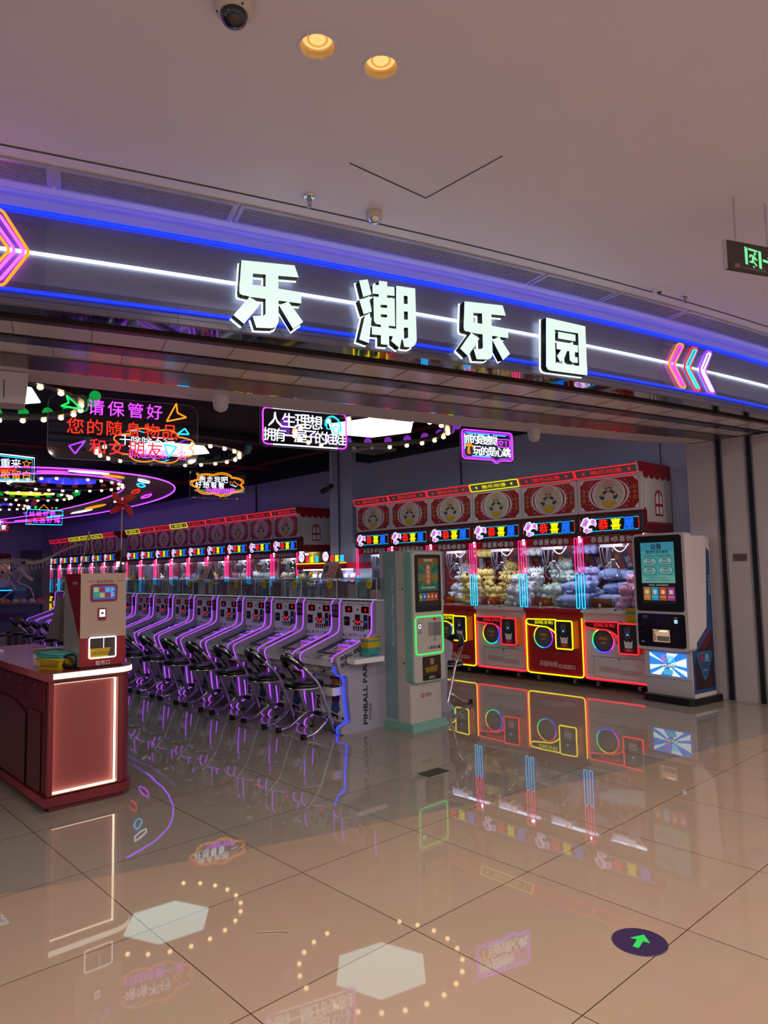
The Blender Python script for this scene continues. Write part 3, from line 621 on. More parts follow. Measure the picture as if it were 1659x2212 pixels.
def marquee(m):
    m.box(-.43, .43, -.035, .0, 1.905, 2.125, M('marquee case', '3e3e46', .5))
    fr = F0(-.036); m.rect(fr, -.405, 1.93, .405, 2.10, M('marquee net', '16262c', .4), .001)
    for yy in (1.941, 2.089):
        m.rect(fr, -.31, yy-.003, .39, yy+.003, t_cyan, .002)
        for i in range(34): m.flat(fr, [(-.30+.0205*i, yy-.007), (-.288+.0205*i, yy-.007), (-.294+.0205*i, yy+.008)], t_cyan, .003)
    for g in (-1, 1):
        for i in range(10): m.rect(fr, g*.392-.006, 1.95+.0145*i, g*.392+.006, 1.96+.0145*i, t_red, .002)
def marquee_lettering(m):
    fr = F0(-.036)
    for st, x, mt in (('恭', -.07, t_red), ('喜', .097, t_yellow), ('屋', .266, t_blue)):
        m.text(fr, st, x, 2.015, printblack, w=.142, h=.146, d=.003, bold=.06); m.text(fr, st, x, 2.015, mt, w=.128, h=.135, d=.0045, bold=.028, thick=.003)
def marquee_emblem(m):
    fr = F0(-.036)
    def blob(pts, mt, d): m.flat(fr, [(-.285+x, 2.02+y) for x, y in pts], mt, d)
    blob([(-.11, .0), (-.06, .085), (.0, .1), (.03, .07), (.06, .08), (.115, .06), (.125, 0), (.105, -.03), (.08, -.005), (.05, .0), (.02, -.01), (.005, -.04), (.06, -.045), (.06, -.085), (-.02, -.105), (-.07, -.08), (-.06, -.03)], t_white, .003)
    blob([(-.085, .0), (-.045, .075), (.0, .085), (-.02, .02), (-.06, -.02)], t_lilac, .004); blob([(-.055, -.0), (-.015, .065), (.015, .05), (-.03, -.02)], t_pink, .005)
    for c in ((.075, .035), (-.02, -.07)): blob(circ(*c, .028, n=14), t_pink, .0045); blob(circ(*c, .016, n=10), t_lilac, .0052)
    blob([(.09, .005), (.115, .02), (.11, -.02), (.095, -.02)], t_lilac, .0045); blob([(.015, -.06), (.05, -.055), (.045, -.08), (.015, -.085)], t_lilac, .0045)
def banner(m):
    m.box(-.41, .41, .005, .012, 1.775, 1.90, red); fr = F0(.004)
    ln = M('banner line', 'e8c8c8', .5)
    for q in ([(-.36, 1.785), (-.24, 1.785), (-.21, 1.775), (.36, 1.775)], [(-.36, 1.87), (-.2, 1.885), (.1, 1.885), (.14, 1.897), (.36, 1.897)]): m.t2(fr, q, .003, ln, False, .001, 4)
    for i, ch in enumerate('恭喜屋恭喜你'):
        x = -.235+.088*i+(.03 if i > 2 else 0); m.text(fr, ch, x, 1.835, M('banner ink', '3a3238', .5), w=.076, d=.002, bold=.06); m.text(fr, ch, x, 1.835, printwhite, w=.074, d=.003, bold=.02)
    m.rect(fr, .0, 1.815, .02, 1.855, printwhite, .002)
def light_bar(m): m.box(-.30, .30, .016, .022, 1.81, 1.885, E('machine lamp', 'e4f0ff', 5*K_CLAW, True)); m.box(-.33, .33, .15, .18, 1.874, 1.884, E('machine strip', 'e4f0ff', 14*K_CLAW, True))
def glass_front(m): m.box(-.40, .40, .004, .007, .975, 1.79, glass)
def backdrop(m):
    fr = F0(.728); m.rect(fr, -.40, .98, -.03, 1.88, M('poster red', '8c1a22', .5)); m.rect(fr, .06, .98, .40, 1.88, M('poster red', '8c1a22', .5))
    navy = M('poster navy', '1b2346', .5)
    for x in (-.30, .15): m.flat(fr, [(x, 1.70), (x+.12, 1.70), (x+.22, 1.42), (x+.10, 1.42)], navy, .002)
    m.text(fr, '国潮', .27, 1.56, printwhite, w=.14, d=.003, rot=-1.2); m.text(fr, '国潮', -.17, 1.56, printwhite, w=.14, d=.003, rot=-1.2)
    for x, y in ((-.34, 1.62), (.1, 1.62), (-.1, 1.2), (.33, 1.2)): m.flat(fr, circ(x, y, .03, n=14), gold, .003); m.flat(fr, circ(x, y, .016, n=4), deepred, .004)
def shelf(z): 
    return lambda m: m.box(.03, .39, .40, .72, z-.006, z, G('shelf acrylic', 'eef4ff', .06))
def tube_post(x, z0, z1, mt):
    def fn(m):
        m.t2(F0(-.03), rrect(x-.021, z0, x+.021, z1, .008, 2), .0058, mt, True, 0, 5)
        m.box(x-.034, x+.034, -.024, -.018, z0-.005, z1+.005, G('post acrylic', 'f2e8f4' if mt is n_pink else 'bfe6ff', .04))
    return fn
def carriage(m):
    m.box(-.25, .02, .16, .34, 1.74, 1.82, M('carriage', '8b8494', .5)); m.box(-.04, .06, .13, .16, 1.745, 1.82, printwhite); m.flat(F0(.13), circ(.01, 1.785, .012, n=12), black, .001)
    m.box(-.42, .42, .22, .25, 1.82, 1.86, steel)
def cords(m):
    for x0, x1, dz in ((-.26, -.15, .26), (-.22, -.13, .2)): m.tube([(x0+(x1-x0)*t/10, .16, 1.75-dz*math.sin(pi*t/10)) for t in range(11)], .006, grey, n=5)
    m.tube([(-.06+.22*t/8, .15, 1.74-.09*math.sin(pi*t/8)+.06*t/8) for t in range(9)], .008, printwhite, n=5)
def claw(m):
    c = Vector((-.12, .25, 0)); m.lathe([(.012, 1.74), (.012, 1.60), (.03, 1.60), (.03, 1.565), (.016, 1.55), (.016, 1.50)], (c.x, c.y, 0), chrome, 12)
    for a in (-.4, 1.7, 3.8):
        d = Vector((cos(a), sin(a), 0)); m.tube([c+Vector((0, 0, 1.56)), c+d*.05+Vector((0, 0, 1.55)), c+d*.12+Vector((0, 0, 1.46)), c+d*.11+Vector((0, 0, 1.39)), c+d*.06+Vector((0, 0, 1.345))], .007, chrome, n=5)
def chute(m):
    for a in ((-.36, -.357, .03, .20, .985, 1.10), (-.14, -.137, .03, .20, .985, 1.10), (-.36, -.137, .03, .033, .985, 1.10), (-.36, -.137, .197, .20, .985, 1.10)): m.box(*a, orangeglass)
def floor_pad(m): m.box(-.40, .40, .02, .72, .97, .98, M('machine floor', 'c9bcae', .5))
def end_house(m):                                     # house-shaped end board at the right end of a row
    fr = Fr((.435, 0, 0), (0, 1, 0), (0, 0, 1))
    m.prism(fr, [(.10, 2.0), (.745, 2.0), (.745, 2.74), (-.09, 2.74), (-.06, 2.62), (.04, 2.58), (.04, 2.2), (.10, 2.16)], offwhite, -.03, 0)
    sc = [(-.09, 2.74), (.745, 2.74), (.745, 2.60)]
    for i in range(5): sc += [(.745-.143*i-.0715+.0715*cos(a), 2.60-.055*sin(a)) for a in [pi*k/6 for k in range(1, 7)]]
    sc += [(.03, 2.62), (-.06, 2.62)]
    m.flat(fr, sc, red, .001); m.rect(fr, .10, 2.0, .745, 2.025, red, .001); m.rect(fr, .735, 2.0, .745, 2.62, red, .001)
    w = [(.30, 2.10), (.50, 2.10), (.50, 2.32)]+[(.40+.10*cos(a), 2.32+.1*sin(a)) for a in [pi*k/10 for k in range(1, 10)]]+[(.30, 2.32)]
    m.flat(fr, w, red, .002)
    for x0, x1 in ((.318, .388), (.412, .482)):
        m.rect(fr, x0, 2.125, x1, 2.215, printwhite, .003)
        m.flat(fr, [(x0, 2.25), (x1, 2.25), (x1, 2.33 if x0 < .4 else 2.32), (x1-.01 if x0 < .4 else x1-.03, 2.395 if x0 < .4 else 2.37), (x0+.03 if x0 < .4 else x0+.01, 2.37 if x0 < .4 else 2.395), (x0, 2.32 if x0 < .4 else 2.33)], printwhite, .003)
def caster_wheel(m):
    m.lathe([(.03, -.012), (.034, -.009), (.034, .009), (.03, .012)], (0, .02, .034), M('castor tyre', '4a2a24', .5), 18, (1, 0, 0))
    m.lathe([(.012, -.014), (.012, .014)], (0, .02, .034), steel, 12, (1, 0, 0))
def caster_fork(m):
    for g in (-1, 1): m.prism(Fr((g*.016, 0, 0), (0, 1, 0), (0, 0, 1)), [(.005, .03), (.035, .03), (.03, .085), (-.03, .085)], steel, -.002, .002)
    m.box(-.03, .03, -.03, .04, .083, .092, steel); m.box(-.02, .02, -.05, -.02, .045, .085, steel)
def claw_machine(loc, base, head, label, group, end=False, top=True, low=True, seed=0, boxes=True):
    t = thing('claw_machine', label, 'claw machine', loc, FACE, group)
    part('cabinet', t, base, cabinet(base)); part('marquee', t, 0, marquee)
    cb = part('lettering', t, 0, marquee_lettering); part('emblem', t, 0, marquee_emblem)
    if top:
        part('header_panel', t, 0, header_panel); part('header_strip', t, head, header_strip(head), {'r': 'red neon strip with small characters', 'y': 'yellow neon strip with small characters'}[head])
    if end: part('end_board', t, 0, end_house, 'house-shaped white end board with a red scalloped roof and arched window')
    part('banner', t, 0, banner); part('light_bar', t, 0, light_bar); part('glass_pane', t, 0, glass_front); part('backdrop', t, 0, backdrop); part('floor_pad', t, 0, floor_pad)
    for z in (1.255, 1.665): part('shelf', t, z, shelf(z))
    for x in (-.395, .395):
        part('pink_tube', t, x, tube_post(x, 1.43, 1.865, n_pink)); part('cyan_tube', t, x, tube_post(x, .985, 1.415, n_cyan))
    c = part('carriage', t, 0, carriage); part('cord', c, 0, cords); part('claw', c, 0, claw)
    part('prize_chute', t, 0, chute)
    if low:
        part('door', t, base, door_panel(base)); part('neon_outline', t, base, neon_outline(base)); part('logo_panel', t, base, wing(base))
        cbx = part('coin_box', t, base, coinbox(base)); part('coin_mechanism', cbx, 0, coin_mech); part('cat_sticker', cbx, 0, cat_sticker)
        part('prize_door', t, seed % 4, prize_door(seed % 4)); part('joystick', t, 0, joystick)
        for x in (-.25, .29):
            for y in (.03, .66):
                if y > .5 and seed > 3: continue
                w = part('castor', t, 0, caster_fork); w.location = (x, y, 0); part('wheel', w, 0, caster_wheel)
    return t
MACH = []
V0 = 3.99; PW = .868
near = [('w', 'r'), ('r', 'r'), ('w', 'y'), ('r', 'r'), ('w', 'r'), ('r', 'r')]
nl = ['white claw machine with red neon and a house-shaped end board, beside the black-based kiosk', 'red claw machine with yellow neon, second from the black-based kiosk', 'white claw machine under the only yellow header strip of the near row',
      'red claw machine half hidden by the teal kiosk, fourth in the near row', 'claw machine hidden behind the teal kiosk, fifth in the near row', 'leftmost claw machine of the near row, left of the teal kiosk']
for i, (b, h) in enumerate(near):
    MACH.append(claw_machine((7.85, V0+PW*(i+.5), 0), b, h, nl[i], 'claw machines in the near row', end=(i == 0), seed=i))
hA = 'rrrrryrry'; vA = 10.87; pA = .885
for i in range(9):
    MACH.append(claw_machine((7.85, vA+pA*(i+.5), 0), 'rw'[i % 2], hA[i], 'claw machine in the middle row, %s from its house-shaped end, with %s header strip' % (ORD[i], 'red' if hA[i] == 'r' else 'yellow'), 'claw machines in the middle row', end=(i == 0), low=True, seed=4+i))
hB = 'ryyyrr'; vB = 19.55; pB = .94
for i in range(7):
    MACH.append(claw_machine((7.85, vB+pB*(i+.5), 0), 'wr'[i % 2], hB[min(i, 5)], 'claw machine in the far left row, %s from its right end' % ORD[i]+(', without a header box' if i == 6 else ''), 'claw machines in the far row', end=(i == 0), top=(i < 6), seed=13+i))
# ------------------------------------------------------------------ plush toys behind the glass
PL = {}
def plush_mesh(kind):
    if kind in PL: return PL[kind]
    colr = {'chick': 'f2dc84', 'bear': 'e9edf0', 'cream': 'f0e8c8', 'hippo': 'b6bdf0', 'whale': '9fb4e6', 'pig': 'f2b4cc', 'rabbit': 'f4f2f4', 'green': 'cfe4da', 'bee': 'e8d24a'}[kind]
    fur = M('plush '+kind, colr, .95, spec=.1, bump=.3, scale=120); pk = M('plush pink', 'ef7f9c', .9); ey = M('plush eye', '14121a', .25); og = M('plush orange', 'e89a3a', .8)
    b = MB(); f = MB(); R = lambda a, ax: Matrix.Rotation(a, 3, ax)
    if kind in ('whale',):                            # lying pillow shape
        b.sph((0, 0, .075), (.15, .085, .075), fur, 14, 9); b.sph((.13, 0, .09), (.05, .035, .03), fur, 8, 6); b.sph((.17, .0, .12), (.02, .06, .03), fur, 8, 6)
        for g in (-1, 1): b.sph((-.03, g*.08, .04), (.05, .03, .015), fur, 8, 5); f.sph((-.11, g*.035-.03, .09), .008, ey, 6, 4)
        f.sph((-.145, -.02, .07), (.012, .02, .008), pk, 6, 4)
    else:
        b.sph((0, 0, .085), (.075, .062, .085), fur, 14, 9); b.sph((0, -.008, .20), (.075, .065, .065), fur, 14, 9)
        for g in (-1, 1):
            b.sph((g*.075, -.035, .115), (.025, .045, .024), fur, 8, 6, R(g*.5, 'Z')); b.sph((g*.048, -.06, .035), (.032, .05, .032), fur, 8, 6)
            if kind == 'rabbit': b.sph((g*.045, 0, .285), (.02, .012, .06), fur, 8, 6, R(g*.5, 'Y')); f.sph((g*.045, -.012, .285), (.011, .006, .045), pk, 6, 5, R(g*.5, 'Y'))
            elif kind == 'pig' or kind == 'hippo': b.sph((g*.052, 0, .258), (.02, .012, .024), fur, 8, 6, R(g*.4, 'Y'))
            elif kind == 'chick': b.sph((g*.058, 0, .255), (.024, .014, .034), fur if g < 0 else M('plush brown', '8a5a34', .9), 8, 6, R(g*.5, 'Y'))
            else: b.sph((g*.055, 0, .252), (.026, .015, .026), fur, 8, 6)
            f.sph((g*.03, -.068, .212), .0075, ey, 6, 5); f.sph((g*.045, -.06, .188), (.012, .006, .008), pk, 6, 4)
        b.sph((0, -.062, .186), (.028, .022, .02), fur, 10, 6)
        if kind in ('chick', 'bee'): f.sph((0, -.082, .192), (.014, .012, .007), og, 6, 4)
        elif kind in ('pig', 'hippo'): f.sph((0, -.084, .19), (.018, .006, .012), pk, 8, 5)
        else: f.sph((0, -.083, .196), (.009, .006, .007), ey, 6, 4)
        if kind == 'rabbit': f.sph((0, -.07, .11), (.03, .02, .034), og, 8, 6)
        if kind in ('bear', 'green'): f.lathe([(.02, 0), (.004, .04)], (0, 0, .26), M('party hat', 'd8e4ae', .6), 10)
    PL[kind] = (b.mesh('plush_toy'), f.mesh('face')); return PL[kind]
KN = {'chick': 'yellow animal', 'bear': 'white bear', 'cream': 'cream coloured', 'hippo': 'lavender hippo', 'whale': 'blue lying whale', 'pig': 'pink pig', 'rabbit': 'white rabbit', 'green': 'pale green', 'bee': 'yellow bee'}
def plush(mt, kind, x, y, z, rz, rx, lb, gp, s=1.):
    b, f = plush_mesh(kind); o = obj('plush_toy', b); tag(o, lb, 'plush toy', gp)
    w = mt.location; o.location = (w.x+y, w.y-x, z); o.rotation_euler = (rx, 0, FACE+rz); o.scale = (s, s, s); obj('face', f, o)
def fill(mt, where, shelf_kind, pile1, pile2, n, seed, shelves=True):
    rnd = random.Random(seed)
    if shelves:
        for z, nn in ((1.255, 'middle'), (1.665, 'top')):
            for i in range(3): plush(mt, shelf_kind, .105+.105*i+.01*rnd.random(), .53, z, rnd.uniform(-.15, .15), 0, '%s plush toy, %s shelf, %s' % (KN[shelf_kind], nn, where), 'plush toys on the %s shelf of the %s' % (nn, where), .93)
    for i in range(n):                                # heap on the left, a second kind heaped on the right
        left = i < n*.45; kd = pile1 if left else pile2; k = i if left else i-int(n*.45)
        if n > 10:
            row, col = divmod(k, 3); x = (-.315 if left else .10)+.115*col+rnd.uniform(-.02, .02)
            y = (.56, .56, .57, .38, .26)[min(row, 4)] if left else (.46, .46, .28, .15, .3)[min(row, 4)]; z = (.985, 1.15, 1.315, 1.0, .985)[min(row, 4)] if left else (.985, 1.09, 1.03, .985, 1.16)[min(row, 4)]
            y += rnd.uniform(-.025, .025)
        else:
            x = (rnd.uniform(-.30, .02) if left else rnd.uniform(.04, .34)); y = rnd.uniform(.30, .62) if left else rnd.uniform(.14, .62)
            lay = k % 3; z = .985+lay*.105+(y-.2)*.16*(lay > 0)
        plush(mt, kd, x, y, z, rnd.uniform(-.8, .8), rnd.uniform(-.5, .35), '%s plush toy heaped in the %s' % (KN[kd], where), '%s plush toys heaped in the %s' % (KN[kd], where), rnd.uniform(.9, 1.1))
wn = ['white claw machine nearest the black kiosk', 'red claw machine second from the black kiosk', 'white claw machine with the yellow header', 'red claw machine half behind the teal kiosk', 'claw machine behind the teal kiosk', 'leftmost near-row claw machine']
fill(MACH[0], wn[0], 'rabbit', 'whale', 'pig', 26, 1); fill(MACH[1], wn[1], 'hippo', 'green', 'whale', 26, 2); fill(MACH[2], wn[2], 'bear', 'chick', 'bear', 28, 3)
fill(MACH[3], wn[3], 'chick', 'bear', 'chick', 24, 4); fill(MACH[4], wn[4], 'cream', 'cream', 'pig', 6, 5, False); fill(MACH[5], wn[5], 'rabbit', 'pig', 'rabbit', 8, 6, False)
ks = ['bee', 'cream', 'green', 'bear', 'pig', 'chick', 'hippo', 'rabbit', 'whale']
for i in range(9): fill(MACH[6+i], '%s claw machine of the middle row' % ORD[i], ks[i], ks[(i+1) % 9], ks[i], 8, 20+i, i < 4)
for i in range(7): fill(MACH[15+i], '%s claw machine of the far row' % ORD[i], ks[i], ks[(i+3) % 9], ks[i], 4, 40+i, False)
# two low twin claw machines in front of the pillar
def mini(loc, lb):
    t = thing('mini_claw_machine', lb, 'claw machine', loc, FACE, 'low claw machines by the pillar')
    m = MB(); m.box(-.36, .36, 0, .6, .05, .95, offwhite); m.box(-.36, .36, .58, .6, .95, 1.55, M('mini back', 'cfe4f0', .4)); m.box(-.36, .36, 0, .6, 1.55, 1.66, red); m.box(-.36, .36, -.03, 0, 1.645, 1.66, n_yellow); m.build('cabinet', t)
    m = MB(); m.box(-.33, .33, .002, .005, .96, 1.55, glass); m.build('glass_pane', t)
    m = MB(); m.box(-.3, .3, .1, .2, 1.53, 1.545, E('machine lamp', 'e4f0ff', 9*K_CLAW, True)); m.build('light_bar', t)
    m = MB(); fr = F0(-.01); m.prism(fr, circ(-.2, 1.77, .1, n=28), black, -.02, 0); m.flat(fr, circ(-.2, 1.77, .088, n=28), t_white, .001); claw_icon(m, fr, -.2, 1.775, .07, (t_pink, t_lilac, None, None), .002); m.build('round_emblem', t)
    m = MB()
    for st, x, mt in (('恭', -.02, t_red), ('喜', .12, t_yellow), ('屋', .26, t_cyan)): m.text(fr, st, x, 1.73, printwhite, w=.11, d=0, bold=.07); m.text(fr, st, x, 1.73, mt, w=.11, d=.003, bold=.03)
    m.build('lettering', t)
    m = MB(); m.box(-.34, .34, .3, .56, 1.23, 1.24, G('shelf acrylic', 'eef4ff', .06)); m.build('shelf', t)
    return t
mm = [mini((7.72, 9.7, 0), 'right one of the two low claw machines with round signs'), mini((7.72, 10.42, 0), 'left one of the two low claw machines with round signs')]
for j, t in enumerate(mm):
    for i in range(6): plush(t, ['rabbit', 'pig', 'hippo'][i % 3], -.26+.1*i, .35, .955 if i % 2 else 1.24, 0, 0, 'small plush toy inside the %s low claw machine' % ('right', 'left')[j], 'plush toys in the %s low claw machine' % ('right', 'left')[j], .85)
# yellow trays stacked on the ledge of the claw machine beside the kiosk
def basket_mesh(colr, key):
    k = ('basket', key)
    if k in CACHE: return CACHE[k]
    m = MB(); w, d, h = .09, .06, .055
    o = [(-w, -d), (w, -d), (w, d), (-w, d)]; q = .8
    v = [(x*q, y*q, 0) for x, y in o]+[(x, y, h) for x, y in o]+[(x*.95, y*.93, h) for x, y in o]+[(x*q*.94, y*q*.92, .004) for x, y in o]
    f = [(3, 2, 1, 0)]
    for i in range(4): j = (i+1) % 4; f += [(i, j, 4+j, 4+i), (4+i, 4+j, 8+j, 8+i), (8+i, 8+j, 12+j, 12+i)]
    f.append((12, 13, 14, 15)); m.add(v, f, colr)
    m.tube([(x*1.02, y*1.03, h) for x, y in o], .004, colr, True, 5)
    for i in range(9): x = -.06+.015*i; m.box(x, x+.004, -d*.93-.001, -d*.86, .012, .042, M('basket slot '+key, '6b5c14' if key == 'y' else '20585c', .6))
    CACHE[k] = m.mesh('basket'); return CACHE[k]
bky = M('yellow basket', 'd8b41e', .35); bkt = M('teal basket', '4aa3a6', .35)
def basket(loc, rz, k, lb, gp=None, s=1.):
    o = obj('basket', basket_mesh(bky if k == 'y' else bkt, k)); tag(o, lb, 'basket', gp); o.location = loc; o.rotation_euler = (0, 0, rz); o.scale = (s, s, s); return o
for i in range(7):
    k = 'yyyytyy'[i]
    basket((7.74, 4.12, .836+.02*i), FACE, k, '%s plastic basket in the stack on the coin box beside the black-based kiosk' % ('teal' if k == 't' else 'yellow'), 'baskets stacked on the claw machine ledge' if k == 'y' else None, .85)
# ------------------------------------------------------------------ pinball machines (front at y=0, x right, depth +y)
PP = [(.10, 0), (.058, .016), (.062, .055), (.08, .072), (.165, .10), (.18, .115), (.17, .2), (.153, .357), (.148, .51), (.13, .535), (.065, .547), (.04, .60), (.014, .68), (.022, .708), (.05, .728), (.46, .864), (.505, .895), (.515, .95), (.522, 1.18), (.545, 1.213), (.95, 1.213), (.95, 0)]
BW = .3145; pbw = M('pinball white', 'ebe7ee', .3); pbg = M('pinball side grey', 'a3a1b8', .35)
def graffiti():
    m = bpy.data.materials.new('comic print'); m.use_nodes = True; nt = m.node_tree; b = nt.nodes['Principled BSDF']
    tc = nt.nodes.new('ShaderNodeTexCoord'); v = nt.nodes.new('ShaderNodeTexVoronoi'); v.inputs['Scale'].default_value = 26; n = nt.nodes.new('ShaderNodeTexNoise'); n.inputs['Scale'].default_value = 22; n.inputs['Detail'].default_value = 3
    a = nt.nodes.new('ShaderNodeMath'); a.operation = 'MULTIPLY_ADD'; a.inputs[1].default_value = .8; g = nt.nodes.new('ShaderNodeMath'); g.operation = 'GREATER_THAN'; g.inputs[1].default_value = .78
    mx = nt.nodes.new('ShaderNodeMix'); mx.data_type = 'RGBA'; mx.inputs['A'].default_value = lin('24222a'); mx.inputs['B'].default_value = lin('c8c4cc')
    L = nt.links.new; L(tc.outputs['Object'], v.inputs[0]); L(tc.outputs['Object'], n.inputs[0]); L(v.outputs['Distance'], a.inputs[0]); L(n.outputs['Fac'], a.inputs[2]); L(a.outputs[0], g.inputs[0]); L(g.outputs[0], mx.inputs['Factor']); L(mx.outputs['Result'], b.inputs['Base Color']); b.inputs['Roughness'].default_value = .2
    return m
comic = graffiti(); skin = M('print skin', 'c98d6c', .5); hair = M('print hair', '1d2748', .5); shirt = M('print shirt', '5a2456', .5); jeans = M('print jeans', '2f5c98', .5)
def pb_side(sx):
    def fn(m):
        x0, x1 = (.24, BW) if sx > 0 else (-BW, -.24)
        m.prism(Fr((x0, 0, 0), (0, 1, 0), (0, 0, 1)), PP, pbg, 0, x1-x0)
    return fn
def pb_side_print2(m): fr = Fr((BW, 0, 0), (0, 1, 0), (0, 0, 1)); m.text(fr, 'PINBALL AMUSEMENT PARK', .31, .775, printblack, w=.52, h=.04, d=.001, bold=.04, rot=.32); m.text(fr, '弹珠欢乐', .16, .66, printblack, w=.2, d=.001, bold=.02, rot=.32)
def pb_side_print(m):                                 # lettering on the outer face of the last machine
    fr = Fr((BW, 0, 0), (0, 1, 0), (0, 0, 1)); 
    m.text(fr, 'PINBALL PARK', .36, .37, printblack, w=.62, h=.052, d=.001, bold=.03, rot=pi/2)
def pb_neon(sx, two=False):
    def fn(m):
        path = [(.096, .006)]+PP[1:20]+[(.62, 1.218)]; fr = Fr((sx*.25, -.006, 0), (0, 1, 0), (0, 0, 1))
        P = fillet(path, .03)
        if two:
            m.t2(fr, [p for p in P if p[1] < .66], .0075, n_royal, False, 0, 5); m.t2(fr, [p for p in P if p[1] >= .655], .0065, n_purple, False, 0, 5)
        else: m.t2(fr, P, .0065, n_purple, False, 0, 5)
    return fn
def pb_body(m):
    m.box(-.24, .24, .17, .95, .02, .53, pbw); m.box(-.24, .24, .55, .95, .53, 1.2, pbw)
    m.prism(Fr((-.24, 0, 0), (0, 1, 0), (0, 0, 1)), [(.075, .535), (.04, .62), (.035, .672), (.2, .69), (.56, .80), (.56, .5), (.17, .5)], pbw, 0, .48)
    m.prism(Fr((-.24, 0, 0), (0, 1, 0), (0, 0, 1)), [(.12, .02), (.165, .085), (.18, .10), (.25, .10), (.25, 0), (.12, 0)], M('plinth tiles', '77746a', .4), 0, .48)
def pb_front_print(m):
    fr = F0(.168); m.rect(fr, -.235, .105, .235, .15, comic, .001); m.rect(fr, -.235, .105, -.225, .52, printblack, .001)
    m.text(fr, 'PIN', -.17, .24, printblack, w=.12, h=.055, d=.001, bold=.04, rot=pi/2)
    def q(p, mt, d): m.flat(fr, p, mt, d)
    q([(.05, .27), (.15, .27), (.17, .2), (.12, .16), (.03, .18)], jeans, .001); q([(.03, .16), (.12, .15), (.14, .13), (.01, .13)], printblack, .0012)
    q([(.02, .43), (.17, .43), (.16, .27), (.05, .27)], shirt, .0014); q(circ(.1, .465, .058, .046), skin, .0018)
    q([(.03, .47), (.02, .51), (.05, .528), (.1, .522), (.16, .515), (.17, .47), (.16, .44), (.145, .485), (.06, .485)], hair, .0024)
    q(circ(.075, .468, .006, .01, 8), printblack, .0026); q(circ(.07, .445, .011, .009, 10), deepred, .0026); q(circ(.115, .468, .006, .01, 8), printblack, .0026)
    q([(.18, .43), (.205, .43), (.215, .485), (.2, .455), (.19, .49), (.18, .455)], skin, .002)
    fa = Fr((0, .0725, .54), (1, 0, 0), (0, -.4, .92))
    m.rect(fa, -.235, .0, .235, .022, comic, .001); m.text(fa, 'PINBALL AMUSEMENT PARK', 0, .075, printblack, w=.44, h=.018, d=.001, bold=.03); m.text(fa, 'PINBALL', -.15, .05, printblack, w=.12, h=.02, d=.001); m.text(fa, '弹珠乐园', .06, .05, M('print plum', '7d4a66', .5), w=.12, d=.001)
def pb_plunger(m): m.tube([(.17, .05, .59), (.17, -.01, .585)], .008, steel); m.sph((.17, -.02, .585), .016, M('plunger knob', '2c2c30', .2, .6), 10, 7)
def pb_tray(m):
    m.prism(Fr((0, 0, .345), (1, 0, 0), (0, 1, 0)), rrect(-.17, .06, .2, .168, .02), pbw, 0, .075); m.flat(Fr((0, 0, .42), (1, 0, 0), (0, 1, 0)), rrect(-.16, .07, .19, .165, .015), dark, .001)
def pb_deck(m):
    fr = Fr((0, .04, .674), (1, 0, 0), (0, .99, .108)); m.rect(fr, -.235, .0, .235, .16, comic, .001)
    m.prism(fr, rrect(.02, .03, .2, .14, .01), pbw, .001, .02); m.rect(fr, .07, .06, .15, .11, dark, .021); m.rect(fr, -.14, .05, -.05, .1, M('small lcd', '7f9a80', .3), .003)
def pb_playfield(m):
    fr = Fr((0, .205, .712), (1, 0, 0), (0, .956, .292)); m.rect(fr, -.235, 0, .235, .36, comic, .001); m.rect(fr, -.235, 0, -.15, .36, M('lane black', '120f18', .2), .002)
    pl = M('playfield purple', '8a3fa8', .3); m.band(fr, -.15, .0, .235, .355, .022, pl, .003); m.text(fr, 'PINBALL AMUSEMENT PARK', .05, .335, t_white, w=.26, h=.014, d=.005)
    for a in (((-.13, .20), (.21, .20)), ((-.13, .30), (.0, .31), (.1, .28), (.21, .30))): m.t2(fr, a, .004, n_violet, False, .006, 4)
    m.flat(fr, [(.0, .09), (.06, .12), (.055, .13), (-.005, .1)], t_red, .005)
def pb_scoreboard(m):
    fr = F0(.548); m.rect(fr, -.235, .86, .235, 1.2, pbw, .001); m.rect(fr, -.235, 1.165, .235, 1.19, comic, .002); m.rect(fr, -.235, .845, .235, .875, comic, .002)
    m.text(fr, 'PINBALL AMUSEMENT PARK', 0, 1.178, printwhite, w=.44, h=.013, d=.003, bold=.02); m.text(fr, 'PINBALL AMUSEMENT PARK', 0, .86, printwhite, w=.44, h=.014, d=.003, bold=.02)
    for i in range(5): m.rect(fr, -.07+.036*i, .905, -.048+.036*i, .955, black, .002); m.rect(fr, -.064+.036*i, .91, -.054+.036*i, .925, M('slot label', '9a9448', .5), .003)
    m.rect(fr, -.042, .965, .042, 1.07, M('display board', '33222a', .3), .002)
    for x, y in ((-.026, 1.0), (.026, 1.0), (0, .985)): m.flat(fr, circ(x, y, .011, n=10), t_redled, .003)
    for g in (-1, 1): m.flat(fr, circ(g*.062, 1.0, .011, .014, 10), black, .002)
    m.flat(fr, circ(0, 1.12, .013, n=12), steel, .002)
def pb_digit(m):
    fr = F0(.546); m.rbox(-.055, .055, .54, .547, -.032, .032, M('display bezel', '2a0d14', .3), .006); m.rect(Fr((0, .54, 0)), -.036, -.02, .036, .018, M('display red', '3a0408', .2), .001); m.text(Fr((0, .54, 0)), '8', .012, 0, t_redled, h=.03, d=.002)
def pb_coin(m): m.rbox(.10, .155, .538, .547, .93, 1.07, steel, .005); m.rect(F0(.538), .122, 1.02, .132, 1.06, black, .001); m.flat(F0(.538), circ(.135, 1.0, .01, n=10), t_blue, .001); m.rect(F0(.546), .165, .93, .225, 1.06, M('bill slot plum', '4a1c34', .3), .001)
